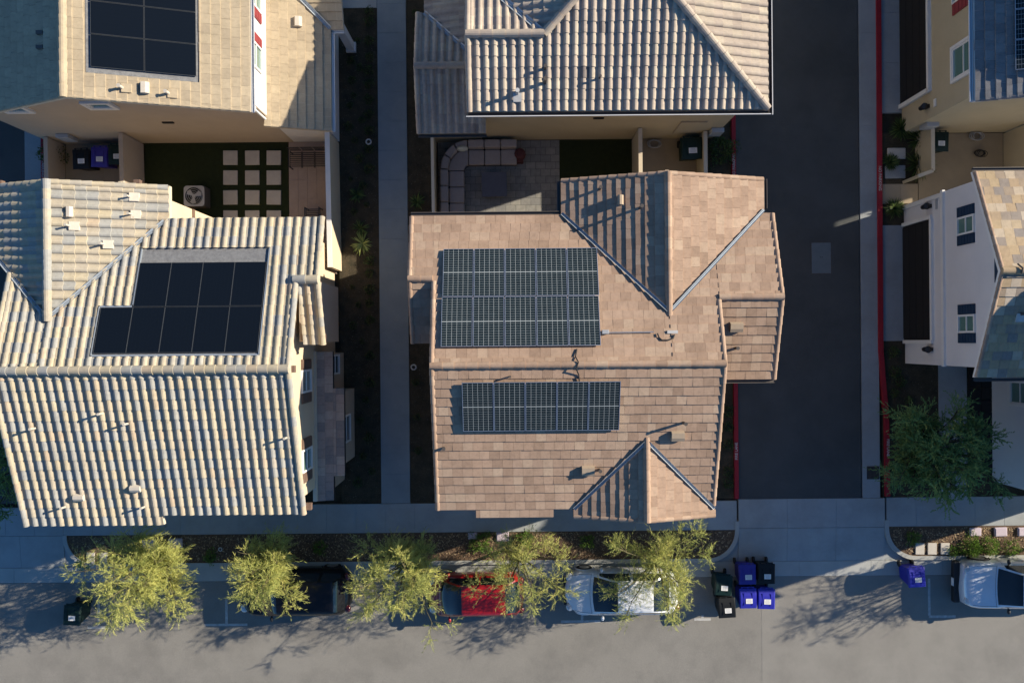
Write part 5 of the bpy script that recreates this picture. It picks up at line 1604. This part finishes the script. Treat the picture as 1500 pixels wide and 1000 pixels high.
for i, px in enumerate((133, 152)):
    o = dup(sp, (*at(px, 817)[:2], -.005), random.uniform(-.05, .05), f"pale stepping stone under the largest feathery tree, {['nearest the rounded kerb', 'farther from the rounded kerb'][i]}", 'stepping stones in the kerb beds', scale=(.55, .8, 1))
for i, (px, py, r, lab) in enumerate(((1335, 786, .3, 'small shaded green shrub in the bed corner facing the lone blue bin'), (1480, 803, .36, 'green tuft in the sunlit bed beside the silver pickup'), (860, 792, .3, 'low green shrub in the sunlit mulch above the white sedan'), (470, 800, .32, 'low green shrub in the shaded bed past the black car'), (310, 815, .3, 'low green shrub between the largest tree and the compact tree'))):
    bush('green_bush', lab, (*at(px, py)[:2], -.02), r, .3, 'leaf_bright', 60 + i, 420)
# big pale stone and grey utility slab by the beige house
k = MB(); x, y, _ = at(1313, 225); k.box((x, y, .0), (.76, .46, .08)); tag(k.build('stone_slab', M['stone'], bevel=.03), 'pale flat stone slab among dark grasses by the red kerb', 'stone')
k = MB(); x, y, _ = at(1311, 252); k.box((x, y, .0), (.84, .54, .1)); tag(k.build('utility_slab', M['concrete_new'], bevel=.02), 'grey rectangular utility slab beside the NO PARKING kerb lettering', 'utility cover')
# pale utility boxes in the kerb strip
ub = thing('utility_box', 'x', 'utility box')
k = MB(); k.box((0, 0, .03), (.5, .36, .1)); k.build('box', M['utility'], ub, bevel=.03)
k = MB(); k.box((0, 0, .086), (.42, .28, .012)); k.build('lid', M['utility'], ub, bevel=.004)
u = [False]
for px, py, w, lab in ((736, 786, 1.05, 'brightest sunlit pale box, between two green bushes in the kerb bed'), (692, 785, .75, 'small shaded pale box beside the low green bush'), (217, 797, 1.05, 'shaded lilac box behind the largest feathery tree, next to a longer one'), (256, 796, 1.15, 'long shaded lilac box next to another behind the largest tree'), (1430, 779, .95, 'shaded lilac box above the wide green bush'), (1467, 779, 1.05, 'half-lit pale box between two others by the pickup'), (1501, 779, 1.0, 'sunlit pale box cut by the picture edge')):
    o = ub if not u[0] else dup(ub, (0, 0, 0)); u[0] = True
    x, y, _ = at(px, py, .1); o.location = (x, y, 0); o.rotation_euler = (0, 0, random.uniform(-.03, .03)); o.scale = (w, w, 1)
    o['label'] = lab; o['group'] = 'pale utility boxes in the kerb beds'
# path lights
pl_ = thing('path_light', 'x', 'path light')
k = MB(); k.tube([(0, 0, -.05), (0, 0, .5)], .022, 8); k.build('post', M['lamp_black'], pl_)
k = MB(); k.tube([(.10 * math.cos(a), .10 * math.sin(a), .5) for a in [i * math.pi / 8 for i in range(17)]], .03, 6, cap=False); k.build('lamp_ring', M['lead'], pl_, smooth=True)
pl_.location = (*at(608, 537)[:2], -.02); pl_['label'] = 'small ring-topped path light under the brown eaves'; pl_['group'] = 'path lights'
dup(pl_, (*at(543, 212)[:2], -.02), 0, 'small ring-topped path light among the shrubs opposite the stepping-stone yard')
dup(pl_, (*at(327, 801)[:2], -.02), 0, 'small path light in the kerb bed by the compact tree', scale=(.7, .7, .7))
# alley cover plate, storm drain
t = thing('utility_cover', 'blue-grey rectangular cover plate set in the alley asphalt', 'utility cover', (*at(1203, 378)[:2], -.012))
k = MB(); k.box((0, 0, .004), (.86, 1.34, .012)); k.build('frame', M['pipe_dark'], t)
k = MB(); k.box((0, 0, .010), (.80, 1.28, .012)); k.build('plate', mat('cover plate', (.15, .18, .20), (.125, .155, .17), 4, .7, .3, 60), t)
k = MB()
for s in (-.04, .04): k.lathe([(.02, .0165), (.02, .018)], (s, .04, 0), 8)
k.build('lifting_hole', M['plastic_black'], t)
t = thing('storm_drain', 'dark storm drain grate in the alley gutter beside the red kerb', 'drain', (*at(1279, 692)[:2], -.004))
k = MB(); k.box((0, 0, .004), (.52, .54, .008)); k.build('pit', M['plastic_black'], t)
k = MB()
for i in range(9): k.box((-.22 + i * .055, 0, .014), (.018, .5, .02))
k.box((0, .25, .014), (.5, .03, .02)); k.box((0, -.25, .014), (.5, .03, .02)); k.build('grate', M['pipe_dark'], t)
# parking marks on the street
def mark(pts): 
    mb = MB()
    for (x0, y0, x1, y1) in pts: mb.prism(ccw([(x0, y0), (x1, y0), (x1, y1), (x0, y1)]), -.13, -.1125)
    struct('parking_mark', mb, M['paint_white'])
def mk(vx, ya, yb, hx0, hx1):
    x, y0, _ = at(vx, ya); _, y1, _ = at(vx, yb); a, _, _ = at(hx0, yb); b, _, _ = at(hx1, yb)
    y1 = -12.0 if False else y1
    mark([(x - .05, y1 + .051, x + .05, y0), (a, y1 - .05, b, y1 + .05)])
mk(1363, 848, 904, 1363, 1402); mk(330, 878, 916, 298, 361); mk(142, 878, 920, 126, 158); mk(1030, 902, 908, 1018, 1042); mk(853, 900, 911, 822, 880)

# loose bark and leaf litter in the kerb beds (uncountable)
g = random.Random(5)
k = MB()
for i in range(9000):
    if g.random() < .75: x, y = g.uniform(-18.5, 9.1), g.uniform(-9.1, -8.0)
    else: x, y = g.uniform(15.9, 24), g.uniform(-9.05, -7.95)
    if any((x - cx) * sg < 0 and abs(x - cx) < 1.5 and math.hypot(x - cx, y + 7.97) > 1.1 for cx, sg in ((16.87, 1), (8.1, -1), (-17.55, 1))): continue
    a = g.uniform(0, 6.28); l, w = g.uniform(.018, .05), g.uniform(.007, .017)
    c, s = math.cos(a), math.sin(a); z = -.012 + g.uniform(0, .02)
    d = g.uniform(-.012, .012)
    k.face([(x - c * l - s * w, y - s * l + c * w, z), (x + c * l - s * w, y + s * l + c * w, z + d), (x + c * l + s * w, y + s * l - c * w, z + d + .004), (x - c * l + s * w, y - s * l - c * w, z + .004)], g.random())
M['litter'] = tile_mat('bark and leaf litter', [(.10, .065, .04, 0), (.22, .14, .085, .5), (.40, .28, .15, .8), (.5, .40, .25, 1)])
tag(k.build('leaf_litter', M['litter']), 'brown bark chips and dry leaves scattered in the kerb beds', 'litter', kind='stuff')
k = MB()
for i in range(2600):
    q = g.random()
    if q < .6: x, y = g.uniform(-7.1, -5.6), g.uniform(-6.7, 13)
    elif q < .8: x, y = g.uniform(-4.25, -3.2), g.uniform(-6.7, 9)
    else: x, y = g.uniform(15.6, 19.8), g.uniform(-6.5, -1.2)
    a = g.uniform(0, 6.28); l = g.uniform(.010, .024); z = -.028
    c, s = math.cos(a) * l, math.sin(a) * l
    k.face([(x - c, y - s, z), (x + s, y - c, z + .012), (x + c, y + s, z + .004), (x - s, y + c, z + .014)], g.random())
M['pebble'] = tile_mat('dark pebbles', [(.05, .045, .035, 0), (.10, .085, .065, .6), (.17, .15, .12, 1)])
tag(k.build('gravel', M['pebble']), 'small stones and litter in the shaded side beds', 'gravel', kind='stuff')

# ------------------------------------------------------------------ light, sky, camera
EL = R(24.3)
sd = Vector((.956, .294, 0)).normalized() * math.cos(EL) + Vector((0, 0, math.sin(EL)))
L = bpy.data.lights.new('sun', 'SUN'); L.energy = 5.0; L.angle = R(.5); L.color = (1.0, .89, .72)
lo = bpy.data.objects.new('sun', L); COL.objects.link(lo)
lo.rotation_euler = sd.to_track_quat('Z', 'Y').to_euler()
w = bpy.data.worlds.new('World'); scene.world = w; w.use_nodes = True
n = w.node_tree; bg = n.nodes['Background']
sk = n.nodes.new('ShaderNodeTexSky'); sk.sky_type = 'NISHITA'; sk.sun_disc = False
sk.sun_elevation = EL
sk.sun_rotation = math.atan2(sd.x, sd.y)
sk.air_density = 1.0; sk.dust_density = .4; sk.ozone_density = 1.6
n.links.new(mix(n, sk.outputs[0], (.49, .85, 1.22), 1.0, 'MULTIPLY'), bg.inputs[0]); bg.inputs[1].default_value = .064
cam = bpy.data.cameras.new('camera'); cam.sensor_width = 36; cam.lens = F / 1500 * 36; cam.clip_end = 1500
co = bpy.data.objects.new('camera', cam); COL.objects.link(co)
co.location = (0, 0, H); co.rotation_euler = (0, 0, -ROLL)
scene.camera = co
scene.cycles.film_exposure = 1.8
scene.view_settings.view_transform = 'Standard'; scene.view_settings.look = 'None'; scene.view_settings.exposure = 0
